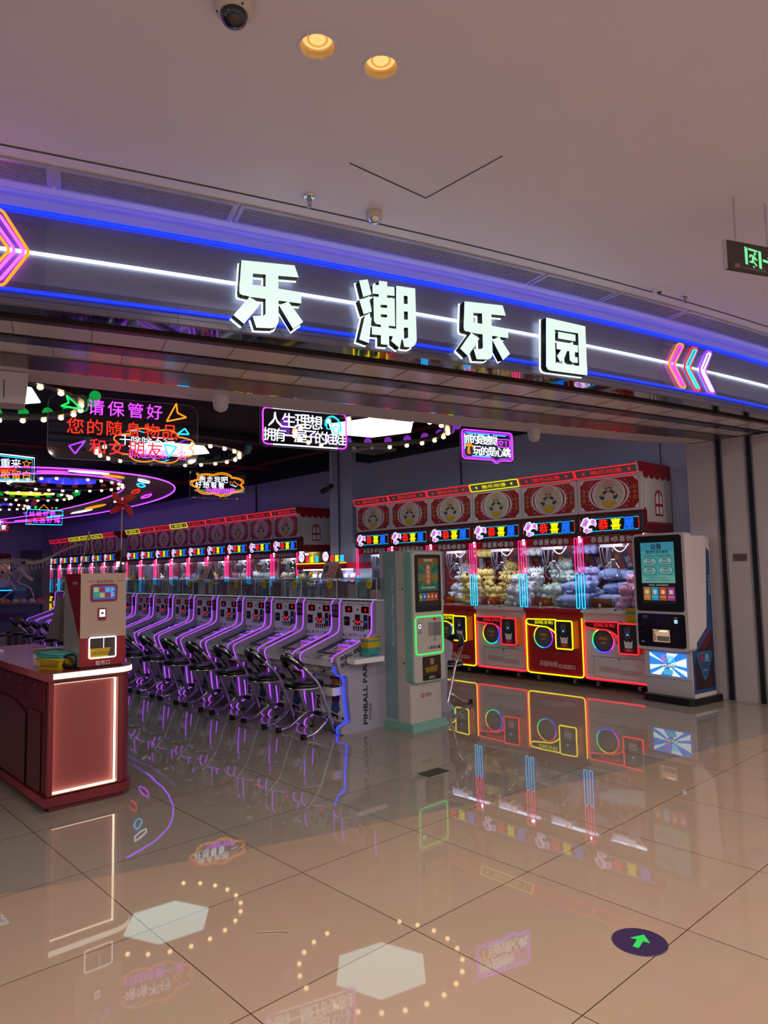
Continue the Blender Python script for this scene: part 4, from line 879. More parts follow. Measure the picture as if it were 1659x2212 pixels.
def pb_ticket(m): m.rbox(-.205, -.125, .538, .547, .955, 1.045, black, .008); m.rect(F0(.538), -.19, .995, -.14, 1.015, M('ticket amber', '7d6a22', .4), .001)
def pb_sticker(m):
    fr = F0(.512); m.rect(Fr((0, .512, 0)), -.375, 1.035, -.262, 1.165, printblack, .001)
    for a, x, y in (('弹', -.345, 1.13), ('珠', -.292, 1.13), ('欢', -.345, 1.075), ('乐', -.292, 1.075)): m.text(fr, a, x, y, M('sticker ink', 'a8a4c0', .5), h=.045, d=.002)
def pb_slope(m): fs = Fr((-.315, .05, .7295), (0, .95, .315), (-1, 0, 0)); m.text(fs, 'PINBALL AMUSEMENT PARK', .2, 0, printblack, w=.36, h=.035, d=.001, bold=.03)
def pb_case(m):
    for a in ((-.312, .312, .535, .538, 1.222, 1.43), (-.312, .312, .945, .948, 1.222, 1.43), (.309, .312, .535, .948, 1.222, 1.43), (-.312, .312, .535, .948, 1.43, 1.434)): m.box(*a, glass)
    for x in (-.31, .31, 0): m.tube([(x, .536, 1.222), (x, .536, 1.432)], .0028, M('acrylic edge', 'e8f0f4', .15), n=4)
    m.tube([(-.312, .536, 1.433), (.312, .536, 1.433)], .004, M('acrylic edge', 'e8f0f4', .15), n=4); m.box(-.314, .314, .53, .95, 1.213, 1.222, printwhite)
def pb_burst(m): m.flat(F0(.533), star(.2, 1.375, .05, 13, .8), yellow, .001); [m.text(F0(.533), s, .2, y, printblack, w=.055, d=.002) for s, y in (('1000', 1.385), ('积分', 1.362))]
PRK = [M('prize '+h, h, .35) for h in ('d8a07a', 'b05a4c', 'efe9e4', '8a9ab8', 'ecdcb8', '8d8a98', 'd4b896', '9fbcaa', 'dc96a8', 'f2f2f4')]
def pinball(loc, rz, label, last=False, case=True, k=0):
    t = thing('pinball_machine', label, 'pinball machine', loc, rz, 'pinball machines')
    for sx in (-1, 1):
        sp = part('side_panel', t, sx, pb_side(sx))
        if last and sx > 0: part('side_lettering', sp, 0, pb_side_print); part('slope_lettering', sp, 1, pb_side_print2); part('small_lettering', sp, 0, lambda m: m.text(Fr((BW, 0, 0), (0, 1, 0), (0, 0, 1)), '日式弹珠', .42, .17, printblack, w=.16, d=.001, rot=pi/2))
        part('neon_edge', t, (sx, last and sx > 0), pb_neon(sx, last and sx > 0), 'neon edge, blue below and purple above' if last and sx > 0 else None)
    part('body', t, 0, pb_body); part('front_print', t, 0, pb_front_print); part('plunger', t, 0, pb_plunger); part('cup_tray', t, 0, pb_tray)
    part('control_deck', t, 0, pb_deck); part('playfield', t, 0, pb_playfield); sb = part('scoreboard', t, 0, pb_scoreboard)
    for x in (-.135, .12): d = part('score_display', sb, 0, pb_digit); d.location = (x, 0, 1.12)
    part('coin_slot', sb, 0, pb_coin); part('ticket_slot', sb, 0, pb_ticket); part('sticker', t, 0, pb_sticker); part('slope_lettering', t, 0, pb_slope)
    if case: c = part('prize_case', t, 0, pb_case); part('price_tag', c, 0, pb_burst); part('case_light', c, 0, lambda m: (m.box(-.30, .30, .540, .547, 1.2225, 1.227, E('case strip', 'eaf4ff', .95))))
    return t
PBV = 5.14; PBP = .629; U0 = 4.10
PBN = 15
for i in range(PBN):
    v = PBV+PBP*(i+.5); lb = 'pinball machine next to the teal kiosk, with lettered outer side and blue neon' if i == 0 else 'pinball machine with purple neon, %s in the row counted from the teal kiosk' % ORD[i]
    t = pinball((U0, v, 0), FACE, lb, i == 0, True, i)
    rnd = random.Random(90+i)
    kind = ['shoebox', 'gift_box', 'toy_box']
    for j in range(5 if i < 9 else 2):                # prizes standing in the acrylic case
        w, d, h = rnd.uniform(.08, .13), rnd.uniform(.06, .10), rnd.uniform(.09, .185)
        m = MB(); c = rnd.choice(PRK); c2 = rnd.choice(PRK); m.box(-w/2, w/2, -d/2, d/2, 0, h, c); m.rect(Fr((0, -d/2, 0)), -w*.38, h*.15, w*.38, h*.85, c2, .001); m.box(-w/2-.002, w/2+.002, -d/2-.002, d/2+.002, h*.88, h, c2)
        o = m.build('prize_box'); x = -.24+.12*j+rnd.uniform(-.01, .01); y = .70+rnd.uniform(-.06, .08)
        o.location = (U0+y, v-x, 1.2225); o.rotation_euler = (0, 0, FACE+rnd.uniform(-.5, .5)); tag(o, 'boxed prize in the acrylic case on the %s pinball machine from the teal kiosk' % ORD[i], 'prize', 'prizes in the case of the %s pinball machine' % ORD[i])
    if i in (0, 1, 3, 5):
        m = MB(); w = .16
        for q in range(5): m.box(-.07+.03*q, -.05+.03*q, -.05, .05, 0, .17, [steel, PRK[2], PRK[0]][(i+q) % 3])
        o = m.build('prize_stack'); o.location = (U0+.86, v-.02, 1.2225); o.rotation_euler = (0, -.0, FACE); tag(o, 'rack of thin silver prize packs at the back of the %s prize case' % ORD[i], 'prize')
# the back-to-back neighbour that faces the claw machines
pinball((5.75, 5.47, 0), pi/2, 'pinball machine behind the teal kiosk, facing the claw machines, only its neon showing', False, False).scale = (1, .72, 1)
# folded price cards on top of the cases
def tent(loc, rz, lb):
    t = thing('price_card', lb, 'price card', loc, rz, 'folded price cards on the prize cases'); pk = M('card pink', 'cfa8a8', .5)
    m = MB(); m.prism(Fr((-.12, 0, 0), (0, 1, 0), (0, 0, 1)), [(-.07, 0), (-.064, 0), (0, .168), (.064, 0), (.07, 0), (0, .18)], pk, 0, .24); m.build('card', t)
    fr = Fr((0, -.07, 0), (1, 0, 0), (0, .07, .18)); m = MB(); m.rect(fr, -.10, .06, -.03, .15, M('card photo', '4a5470', .4), .001); m.t2(fr, circ(.05, .1, .042, n=20), .004, printred, True, .001, 4)
    m.text(fr, '0.1元', -.06, .03, printred, w=.08, d=.001, bold=.03); m.flat(fr, rrect(.0, .015, .11, .045, .012), printred, .001); m.text(fr, '扫码体验', .055, .03, printwhite, w=.09, d=.002); m.build('print', t); return t
tent((4.80, 6.05, 1.434), FACE, 'pink folded price card on the prize case of the second pinball machine'); tent((4.86, 8.95, 1.434), FACE, 'pink folded price card farther left on the prize cases, by the red headers')
tent((4.84, 12.0, 1.434), FACE, 'lilac folded price card next to the cash machine, on the prize cases')
# ------------------------------------------------------------------ stools
def st_frame(m):
    L = [(.19, .22, .012), (.187, .12, .26), (.182, .055, .44), (.175, .02, .50), (.15, -.10, .63), (.11, -.17, .70), (.055, -.21, .738), (0, -.222, .748)]
    P = L+[(-x, y, z) for x, y, z in reversed(L[:-1])]
    m.tube(fillet(P, .05, 3), .018, chrome, n=8)
def st_pad(m):
    L = [(.145, -.115, .645), (.11, -.165, .70), (.055, -.203, .738), (0, -.215, .748)]; P = L+[(-x, y, z) for x, y, z in reversed(L[:-1])]
    m.tube(fillet([(x*.93, y+.012, z-.012) for x, y, z in P], .04, 3), .033, leather, n=10)
def st_foot(m):
    L = [(.205, -.135, .024), (.205, -.03, .034), (.192, .13, .135), (.11, .17, .16), (0, .17, .16)]; P = L+[(-x, y, z) for x, y, z in reversed(L[:-1])]
    m.tube(fillet(P, .05, 3), .018, chrome, n=8)
def st_seat(m): m.lathe([(.0, .50), (.12, .497), (.175, .485), (.192, .462), (.188, .445), (.0, .44)], (0, 0, 0), leather, 28)
def st_ring(m): m.lathe([(.17, .425), (.192, .428), (.192, .445), (.17, .446)], (0, 0, 0), chrome, 28); m.tube([(-.18, .05, .43), (.18, .05, .43)], .012, chrome)
def stool(loc, rz, lb):
    t = thing('stool', lb, 'stool', loc, rz, 'black and chrome stools')
    part('seat', t, 0, st_seat); part('seat_ring', t, 0, st_ring); part('frame', t, 0, st_frame); part('backrest', t, 0, st_pad); f = part('foot_tube', t, 0, st_foot)
    for g in (-1, 1): part('rubber_cap', f, g, lambda m, g=g: m.box(g*.205-.022, g*.205+.022, -.17, -.13, 0, .046, rubber))
    for g in (-1, 1): part('foot_plug', t, g, lambda m, g=g: m.lathe([(.02, 0), (.021, .025)], (g*.19, .22, 0), rubber, 10))
    part('sleeve', f, 0, lambda m: m.tube([(-.05, .17, .16), (.05, .17, .16)], .023, rubber, n=8)); return t
for i in range(PBN):
    stool((3.985, PBV+PBP*(i+.5)+.02, 0), FACE+random.uniform(-.06, .06), 'black padded chrome stool in front of the %s pinball machine from the teal kiosk' % ORD[i])
stool((5.98, 5.48, 0), pi/2, 'black padded chrome stool standing behind the teal kiosk, beside the claw machines')
# basket tray and baskets on the side of the first pinball machine
t = thing('side_tray', 'white tray shelf fixed to the lettered side of the first pinball machine', 'tray', (U0, PBV, 0), FACE)
m = MB(); m.rbox(.11, .49, .0, .16, .655, .70, pbw, .04, 'z'); m.build('tray', t).location = (0, 0, 0)
t.rotation_euler = (0, 0, 0); t.location = (U0, PBV-.165, 0)
for i in range(8):
    k = 'tttyyyty'[i]
    basket((U0+.36, PBV-.085, .70+.0175*i), .05, k, '%s plastic basket in the stack on the white tray of the first pinball machine' % ('teal' if k == 't' else 'yellow'), '%s baskets on the white side tray' % ('teal' if k == 't' else 'yellow'), .88)
# ------------------------------------------------------------------ teal kiosk (faces -y)
teal = M('teal edge', '7fb3a8', .35); tealb = M('pale blue stripe', '7f9fa6', .4); kw = M('kiosk white', 'bdb8b6', .35)
t = thing('coin_kiosk', 'tall white and teal self-service kiosk with a green-lit panel', 'kiosk', (4.945, 4.79, 0)); 
m = MB(); m.prism(Fr((0, 0, 0), (1, 0, 0), (0, 1, 0)), rrect(-.25, -.06, .25, .46, .03), teal, 0, .045); m.prism(Fr((0, 0, .045), (1, 0, 0), (0, 1, 0)), rrect(-.235, -.045, .235, .45, .03), teal, 0, .02); m.build('plinth', t)
m = MB(); m.prism(Fr((0, 0, .065), (1, 0, 0), (0, 1, 0)), rrect(-.215, .005, .215, .43, .025), kw, 0, 1.625, True); m.prism(Fr((0, 0, 1.69), (1, 0, 0), (0, 1, 0)), rrect(-.205, .015, .205, .42, .025), kw, 0, .008)
m.build('body', t)
fs = Fr((-.215, 0, 0), (0, -1, 0), (0, 0, 1)); m = MB(); m.rect(fs, -.36, .08, -.18, 1.69, tealb, .0012); o = m.build('stripe', t)
m = MB(); m.text(fs, 'Baodian Digital Tech', -.225, 1.12, M('stripe lettering', 'cfe0e0', .4), w=.68, h=.042, d=.002, rot=pi/2); m.build('lettering', o)
m = MB(); m.flat(fs, circ(-.09, 1.33, .01, n=12), black, .001); m.flat(fs, circ(-.09, .62, .01, n=12), black, .001); m.build('lock', t)
m = MB(); m.rbox(-.222, .222, -.035, .06, .435, 1.693, teal, .03); m.build('door_rim', t)
d = MB().rbox(-.212, .212, -.045, -.03, .445, 1.683, kw, .03).build('door', t)
m = MB(); m.rbox(-.18, .18, -.048, -.04, 1.105, 1.655, black, .02); sc = m.build('screen', t)
fr = F0(-.048); m = MB(); scr = lambda n, h, s: E(n, h, s)
m.rect(fr, -.14, 1.30, .14, 1.62, scr('screen green', '2e5a48', .35), .001); m.rect(fr, -.14, 1.16, .14, 1.30, scr('screen dark', '20201c', .3), .001); m.rect(fr, -.14, 1.40, .14, 1.47, scr('screen amber', '8a5a20', .4), .002); m.rect(fr, -.14, 1.55, .14, 1.62, scr('screen orange', '7a4a20', .35), .002)
for a in range(8): m.flat(fr, [(0, 1.46), (.14*cos(a*.785), 1.46+.15*sin(a*.785)), (.14*cos(a*.785+.25), 1.46+.15*sin(a*.785+.25))], scr('screen teal ray', '27806a', .3), .0025)
m.flat(fr, rrect(-.035, 1.36, .035, 1.56, .03), scr('screen red', 'a8502e', .4), .003)
for i, c in enumerate('游戏币乐园'[:4]): m.text(fr, c, 0, 1.53-.045*i, scr('screen cream', 'd8c8b0', .5), h=.036, d=.004)
m.text(fr, '乐乐乐园', 0, 1.60, scr('screen cream', 'd8c8b0', .5), w=.12, d=.004); m.text(fr, '参与活动领取游戏币', 0, 1.335, scr('screen cream', 'd8c8b0', .5), w=.2, d=.004)
for i, h in enumerate(('5a7a2a', '3a5ab0', 'a05028', 'a05028', 'a03a28')): m.rect(fr, -.13+.053*i, 1.21, -.083+.053*i, 1.285, scr('tile '+h+str(i), h, .5), .003); m.rect(fr, -.118+.053*i, 1.24, -.1+.053*i, 1.26, scr('screen cream', 'd8c8b0', .5), .004)
m.build('display', sc)
m = MB(); m.t2(F0(-.046), rrect(-.185, .705, .19, 1.06, .03), .006, n_ledgreen, True, .003, 6); m.build('green_light', t)
cpn = MB().rbox(-.18, .185, -.0465, -.045, .71, 1.055, kw, .028).build('control_panel', t)
m = MB(); fr = F0(-.047); m.rect(fr, -.01, .87, .165, 1.0, M('recess', '8c888c', .5), .001); m.rect(fr, .06, .87, .165, 1.0, M('recess side', '77737a', .5), .002); m.build('card_recess', cpn); m = MB(); m.flat(fr, circ(.075, 1.03, .017, n=16), printred, .001); m.text(fr, '宝点数字', .13, 1.03, printblack, w=.06, d=.001); m.build('maker_logo', cpn); m = MB()
m.flat(fr, rrect(-.16, .945, -.10, 1.0, .01), steel, .001); m.flat(fr, rrect(-.15, .95, -.11, .99, .008), t_white, .002); m.flat(fr, circ(-.13, .97, .011, n=10), black, .003); m.flat(fr, [(-.145, .925), (-.115, .925), (-.13, .937)], black, .001); m.text(fr, '扫码取币', -.13, .91, printblack, w=.06, d=.001)
m.build('scanner', cpn); m = MB(); m.flat(fr, [(.06, .845), (.09, .845), (.075, .857)], black, .001); m.text(fr, '取卡口', .075, .83, printblack, w=.05, d=.001)
m.build('slot_caption', cpn)
for i, h in enumerate(('8a9a90', '3b5a8a', 'b02a24', '3a7a6a', '26262a')): MB().rect(fr, -.02+.036*i, .745, .006+.036*i, .775, M('pay mark '+h, h, .5), .001).build('payment_mark', cpn)
m = MB(); m.rbox(-.10, .15, -.048, -.04, .455, .68, black, .008); m.rect(F0(-.048), -.09, .505, .14, .67, M('window amber', '3a2a14', .15), .001); m.text(F0(-.048), '出币口', .025, .48, printwhite, w=.08, d=.001); w = m.build('coin_window', t)
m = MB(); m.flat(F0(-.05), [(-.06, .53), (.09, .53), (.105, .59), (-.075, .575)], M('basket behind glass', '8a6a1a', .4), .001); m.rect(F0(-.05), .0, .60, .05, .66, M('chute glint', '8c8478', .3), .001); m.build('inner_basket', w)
m = MB(); fr = F0(.004); lp = MB().rect(fr, -.2, .43, .2, .433, dark, .001).build('panel_seam', t); m.flat(fr, circ(-.06, .31, .022, n=18), printred, .001); m.text(fr, 'B', -.06, .31, printwhite, h=.025, d=.002); m.text(fr, '宝点数字', .02, .317, printblack, w=.09, d=.001); m.text(fr, 'BAODIAN', .02, .297, printblack, w=.08, h=.01, d=.001); m.build('maker_logo', t); MB().flat(fr, circ(-.14, .21, .008, n=10), brass, .002).build('lower_lock', t)
# ------------------------------------------------------------------ black-based kiosk beside the jamb
RK = FACE-.12
t = thing('ticket_kiosk', 'white kiosk on a black base with a tall notice screen and bright poster', 'kiosk', (7.61, 3.672, 0), RK); kw2 = M('kiosk shell', 'cfc6c9', .3)
m = MB(); m.prism(Fr((0, 0, 0), (1, 0, 0), (0, 1, 0)), [(-.31, .0), (-.27, -.06), (.27, -.06), (.31, .0), (.32, .52), (-.32, .52)], black, 0, .075); m.build('base', t)
m = MB(); m.prism(Fr((-.285, 0, 0), (0, 1, 0), (0, 0, 1)), [(.03, .075), (.46, .075), (.47, 1.80), (.40, 1.825), (.05, 1.825), (.0, .60), (-.005, .27)], kw2, 0, .57); m.build('body', t)
m = MB(); m.rbox(-.315, .325, -.09, .05, .575, 1.86, kw2, .05); m.build('head_frame', t)
m = MB(); m.rbox(-.285, .29, -.097, -.088, 1.0, 1.835, black, .03); sc = m.build('screen', t)
m = MB(); m.rbox(-.285, .29, -.097, -.088, .61, .972, M('gloss black panel', '0a0a12', .12), .03); cp = m.build('control_panel', t)
fr = F0(-.098); m = MB()
m.rect(fr, -.205, 1.31, .205, 1.76, E('notice teal', '4a9a9c', .62), .001); m.rect(fr, -.205, 1.66, .205, 1.76, E('notice sky', '3a8ca4', .62), .0015); m.flat(fr, [(-.205, 1.31), (.205, 1.31), (.205, 1.38), (.05, 1.40), (-.1, 1.36), (-.205, 1.39)], E('notice pale', '6aa8a0', .6), .0016)
ni = M('notice ink', '14203c', .5); ny = E('notice cream', 'e8e2c8', .45); nr = M('notice red', '8c1420', .5)
m.text(fr, '公告', -.01, 1.715, ni, w=.13, d=.003, bold=.03); m.text(fr, '游戏币当天有效', 0, 1.655, ni, w=.27, d=.003, bold=.02); m.text(fr, '购买前请您务必认真选择适合您的套餐', 0, 1.612, ni, w=.34, d=.003)
for x, y, a, b in ((-.095, 1.545, '10元', '10枚游戏币'), (.095, 1.55, '50元', '60枚游戏币'), (-.1, 1.445, '100元', '400枚游戏币'), (.1, 1.447, '199元', '1000枚游戏币')):
    m.flat(fr, rrect(x-.085, y-.042, x+.085, y+.042, .035), ni, .003); m.flat(fr, rrect(x-.08, y-.037, x+.08, y+.037, .032), E('notice bubble', '7ab4b0', .6), .004); m.text(fr, a, x, y+.017, nr, h=.026, d=.005, bold=.03); m.text(fr, b, x, y-.015, nr, w=.12, d=.005, bold=.02)
m.text(fr, '游戏币 当天有效 不退不换', 0, 1.365, ni, w=.19, d=.003); m.text(fr, '最终解释权归本店所有，请合理安排游戏时间', 0, 1.342, ni, w=.29, d=.003)
m.rect(fr, -.205, 1.08, .205, 1.31, E('screen night', '0e1420', .6), .001); m.text(fr, '欢迎光临，请选择您要的服务', 0, 1.288, ny, w=.24, d=.002)
for i, (h, s) in enumerate((('c07a28', '会员买币'), ('2a9ac0', '游戏币套餐'), ('b8502c', '现金购币'), ('a03a84', '团购核销'))):
    x = -.145+.098*i; m.rect(fr, x-.044, 1.12, x+.044, 1.265, E('service '+h, h, .6), .002); m.flat(fr, circ(x, 1.212, .024, n=16) if i < 3 else rrect(x-.022, 1.19, x+.022, 1.234, .004), ny, .003); m.text(fr, s, x, 1.158, ny, w=.07, d=.003)
m.build('display', sc)
m = MB(); m.rect(fr, -.23, .915, -.15, .928, steel, .001); m.rect(fr, -.225, .918, -.155, .925, black, .002); m.text(fr, '纸币入口', -.19, .943, printwhite, w=.06, d=.001); m.t2(fr, rrect(-.04, .855, .035, .925, .015), .003, dark, True, .001, 4)
m.rect(fr, .165, .875, .205, .915, E('coin glow', '8ac8e8', 1.2), .001); m.text(fr, '扫码口', .185, .935, printwhite, w=.045, d=.001)
pv = M('panel violet line', '3a1a5c', .3)
for q in ([(-.22, .97), (-.2, .86), (-.26, .82)], [(.1, .97), (.09, .86), (.0, .80), (-.16, .76), (-.16, .63)], [(-.09, .81), (-.26, .76)]): m.t2(fr, q, .003, pv, False, .001, 4)
m.text(fr, '乐酷', -.23, .66, printwhite, w=.04, d=.001); m.build('panel_print', cp)
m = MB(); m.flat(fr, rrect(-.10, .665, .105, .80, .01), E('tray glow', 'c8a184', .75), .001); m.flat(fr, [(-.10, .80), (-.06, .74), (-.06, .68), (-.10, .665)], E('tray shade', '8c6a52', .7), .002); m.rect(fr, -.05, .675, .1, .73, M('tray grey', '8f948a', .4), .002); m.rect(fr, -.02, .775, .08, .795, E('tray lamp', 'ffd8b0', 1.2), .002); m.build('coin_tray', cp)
fp = F0(-.006); m = MB(); m.rect(fp, -.21, .295, .235, .54, E('poster blue', '2a86e8', 1.0), .012); pw = E('poster white', 'e2f4ff', 1.0)
for a in ((-.21, .54, -.21, .50, 0, .42), (.0, .54, .14, .54, .02, .43), (.235, .5, .235, .40, .03, .42), (.235, .36, .235, .30, .03, .41), (-.2, .295, -.08, .295, 0, .41), (-.21, .40, -.21, .34, -.02, .415), (.06, .295, .16, .295, .02, .41)): m.flat(fp, [(a[0], a[1]), (a[2], a[3]), (a[4], a[5])], pw, .013)
m.text(fp, '乐', -.035, .475, E('poster pink', 'e06aa8', 1.), h=.08, d=.015, bold=.02); m.text(fp, '酷', .055, .475, E('poster cyan', '58c8f0', 1.), h=.08, d=.015, bold=.02)
m.flat(fp, rrect(-.075, .385, .095, .42, .01), ni, .014); m.flat(fp, rrect(-.07, .388, .09, .417, .01), pw, .015); m.text(fp, 'Le-Kool', .01, .402, ni, w=.13, d=.016, bold=.03); m.flat(fp, rrect(-.04, .31, .07, .36, .008), E('poster teal', '4ab0c8', 1.), .014)
m.build('poster', t)
m = MB(); 
for z in (.568, .262): m.rect(F0(-.004), -.285, z-.002, .285, z, dark, .008 if z > .5 else .002)
m.build('seam', t)
fs = Fr((.286, 0, 0), (0, 1, 0), (0, 0, 1)); m = MB(); db = M('decal blue', '1f4a80', .4); dn = M('decal plum', '2a1626', .4)
m.flat(fs, [(.40, 1.70), (.455, 1.65), (.455, .12), (.02, .12), (.015, .58), (.33, .82)], db, .001); m.flat(fs, [(.43, .80), (.43, .16), (.06, .16), (.05, .42), (.1, .56)], dn, .002)
m.flat(fs, [(.12, .56), (.38, .56), (.41, .52), (.27, .26), (.22, .26), (.09, .52)], M('decal teal', '2c6f90', .4), .003); m.flat(fs, [(.14, .54), (.365, .54), (.385, .51), (.26, .29), (.23, .29), (.115, .51)], db, .0035)
m.text(fs, '乐', .195, .49, printred, h=.085, d=.005, bold=.02); m.text(fs, '酷', .295, .49, M('decal sky', '7ab4d0', .4), h=.085, d=.005, bold=.02); m.text(fs, 'Le-Kool', .245, .36, printwhite, w=.07, d=.005)
for i in range(4): m.t2(fs, [(.3+.04*i, .78), (.14+.05*i, .60)], .002, printred, False, .003, 4)
m.text(fs, 'Le-Kool', .425, 1.28, printwhite, w=.2, h=.032, d=.003, rot=-pi/2); m.build('side_decal', t)
# ------------------------------------------------------------------ red service counter with a glowing panel
ctr = M('counter red', '7a2730', .22, spec=.6); ctop = M('counter top', '8a3a40', .2)
t = thing('service_counter', 'red service counter with a glowing framed front panel and white light edge', 'counter', (1.53, 4.9, 0))
def cplan(e=0.): return [(-e, -e), (.44, -e)]+[(.44+(.13+e)*sin(a), .13-(.13+e)*cos(a)) for a in [pi/2*i/8 for i in range(1, 9)]]+[(.57+e, 2.3), (-e, 2.3)]
XY = lambda z: Fr((0, 0, z), (1, 0, 0), (0, 1, 0))
fr = F0(0); m = MB()
m.prism(XY(.10), [(0, .05)]+[(.57, .05)]+cplan()[11:] if 0 else [(0, .05), (.57, .14), (.57, 2.3), (0, 2.3)], ctr, 0, .735)
for a in ((0, .033, .10, .835), (.454, .49, .10, .835)): m.box(a[0], a[1], 0, .06, a[2], a[3], ctr)
m.box(.033, .454, 0, .06, .10, .107, ctr); m.box(.033, .454, 0, .06, .813, .835, ctr); m.prism(XY(.10), [(.47, 0)]+cplan()[2:10]+[(.57, .2), (.47, .2)], ctr, 0, .735, True)
m.build('body', t)
m = MB(); m.prism(XY(.835), cplan(.022), ctop, 0, .05, True); top = m.build('top', t)
m = MB(); P = [(p[0], p[1]) for p in cplan(.024)[:9]]; P[0] = (.02, -.024)
m.add([(x, y, .845) for x, y in P]+[(x, y, .88) for x, y in P], [(i, i+1, len(P)+i+1, len(P)+i) for i in range(len(P)-1)], E('counter edge light', 'fbffe8', 1.7, True)); m.build('edge_light', top)
m = MB(); m.prism(XY(0), cplan(-.02), ctr, 0, .045); m.prism(XY(.04), cplan(.022), ctr, 0, .055, True); m.build('plinth', t)
m = MB(); m.rect(F0(.045), .033, .107, .454, .813, M('counter panel', '94494c', .3), .0); 
pn = m.build('glow_panel', t)
m = MB(); gl = E('panel glow strip', 'fff4cc', 3.4, True)
m.box(.438, .446, .012, .03, .112, .808, gl); m.box(.035, .039, .02, .036, .112, .808, gl); m.box(.036, .45, .016, .034, .109, .116, gl); m.box(.036, .45, .03, .042, .807, .812, gl); m.build('glow_strip', pn)
fl = Fr((0, 0, 0), (0, -1, 0), (0, 0, 1)); dkr = M('counter dark red', '6a2029', .2); gap = M('counter gap', '12060a', .6)
for i, (a, b) in enumerate(((-.42, -.12), (-.72, -.43), (-1.02, -.73), (-1.32, -1.03))):
    d = MB().prism(fl, [(a, .66), (b, .63 if i == 0 else .66), (b, .82), (a, .82)], dkr, .001, .010).build('drawer', t)
    m = MB(); m.lathe([(.009, 0), (.009, .006)], (-.010, -(a+b)/2, .785), steel, 10, (-1, 0, 0)); m.build('lock', d)
MB().rect(fl, -.40, .10, -.12, .62, dkr, .008).build('side_panel', t)
m = MB(); m.flat(fl, [(-1.3, .11), (-.44, .10), (-.44, .58), (-.72, .64), (-1.3, .645)], M('cupboard door', '6f2630', .2), .012); m.build('door', t)
m = MB(); m.rect(fl, -.435, .09, -.405, .625, gap, .003); m.build('door_gap', t)
# coin changer on the counter
CX, CY, CZ = 1.737, 4.94, .885
t = thing('coin_machine', 'beige and red coin changing machine standing on the red counter', 'coin machine', (CX, CY, CZ)); bg = M('changer beige', 'b39c8e', .4); crd = M('changer red', '8c1a22', .35)
m = MB()
m.box(.0, .315, .02, .32, .012, .645, bg); m.box(.0, .315, 0, .02, .205, .645, bg)
for a in ((0, .055, 0, .205), (.245, .315, 0, .205), (.055, .245, 0, .06), (.055, .245, .205, .212)): m.box(a[0], a[1], 0, .02, max(.012, a[2]), a[3], crd)
m.box(.01, .3, .02, .3, 0, .012, black); m.build('case', t)
fl2 = Fr((0, 0, 0), (0, -1, 0), (0, 0, 1)); m = MB(); m.rect(fl2, -.32, .012, -.001, .645, M('brushed side', 'b4aea4', .25, .25, noise=.3, scale=6), .001); m.flat(fl2, [(-.32, .645), (0, .645), (0, .20), (-.05, .25)], crd, .002); m.text(fl2, '柜台兑币', -.10, .58, printwhite, w=.09, d=.003); m.build('side_panel', t)
fr = F0(0); m = MB(); m.text(fr, '柜台兑币机', .165, .588, crd, w=.115, d=.001, bold=.02); m.rect(fr, .045, .588, .09, .591, crd, .001); m.rect(fr, .245, .588, .29, .591, crd, .001); m.text(fr, '取币口', .155, .03, printwhite, w=.095, d=.001); m.build('lettering', t)
m = MB(); m.rbox(.065, .25, -.006, 0, .45, .57, crd, .02); s_ = m.build('screen_frame', t)
m = MB(); f2 = F0(-.006); m.rect(f2, .08, .465, .236, .555, E('changer blue', '2a62c8', .6), .001)
for i in range(6): x = .085+.04*(i % 3); y = .515-.037*(i//3); h = ('a8b85a', '8c2434', '5aa8d0', '2a9a5a', 'a8b04a', '8c2434')[i]; m.rect(f2, x, y, x+.034, y+.032, E('button '+h, h, .6), .002)
for i in range(9): m.rect(f2, .205, .475+.008*i, .205+.026*((i*7) % 5+1)/5, .479+.008*i, E('changer text', 'c8d8f0', .6), .002)
m.build('screen', s_)
m = MB(); m.rbox(.117, .172, -.01, 0, .325, .405, crd, .006); m.box(.125, .164, -.016, -.01, .325, .335, crd); b_ = m.build('bill_slot', t)
m = MB(); m.rect(F0(-.01), .125, .345, .164, .395, E('slot white', 'e8f2ff', 1.2), .001); m.flat(F0(-.01), circ(.1445, .37, .01, .007, 14), black, .002); m.build('slot_light', b_)
m = MB(); m.t2(F0(-.006), rrect(.06, .066, .242, .205, .01, 3), .005, E('hole light', 'f4f4ff', 1.9, True), True, .0, 6); m.build('light_frame', t)
m = MB(); m.box(.056, .244, .018, .0195, .06, .205, M('hole back', '3a2c28', .5)); m.tube([(.165, .012, .11), (.165, .012, .205)], .003, t_white, n=5); m.build('hole_back', t)
m = MB(); v = [(.066, .072), (.19, .072), (.205, .125), (.06, .125)]; m.prism(F0(0), v, bky, -.012, .0); [m.box(.08+.012*i, .084+.012*i, -.002, -.0005, .08, .11, M('basket slot y', '6b5c14', .6)) for i in range(10)]; m.tube([(.056, -.002, .127), (.21, -.002, .127)], .004, bky); o = tag(m.build('coin_basket'), 'yellow slotted basket inside the lit opening of the coin machine', 'basket'); o.location = (CX, CY, CZ)
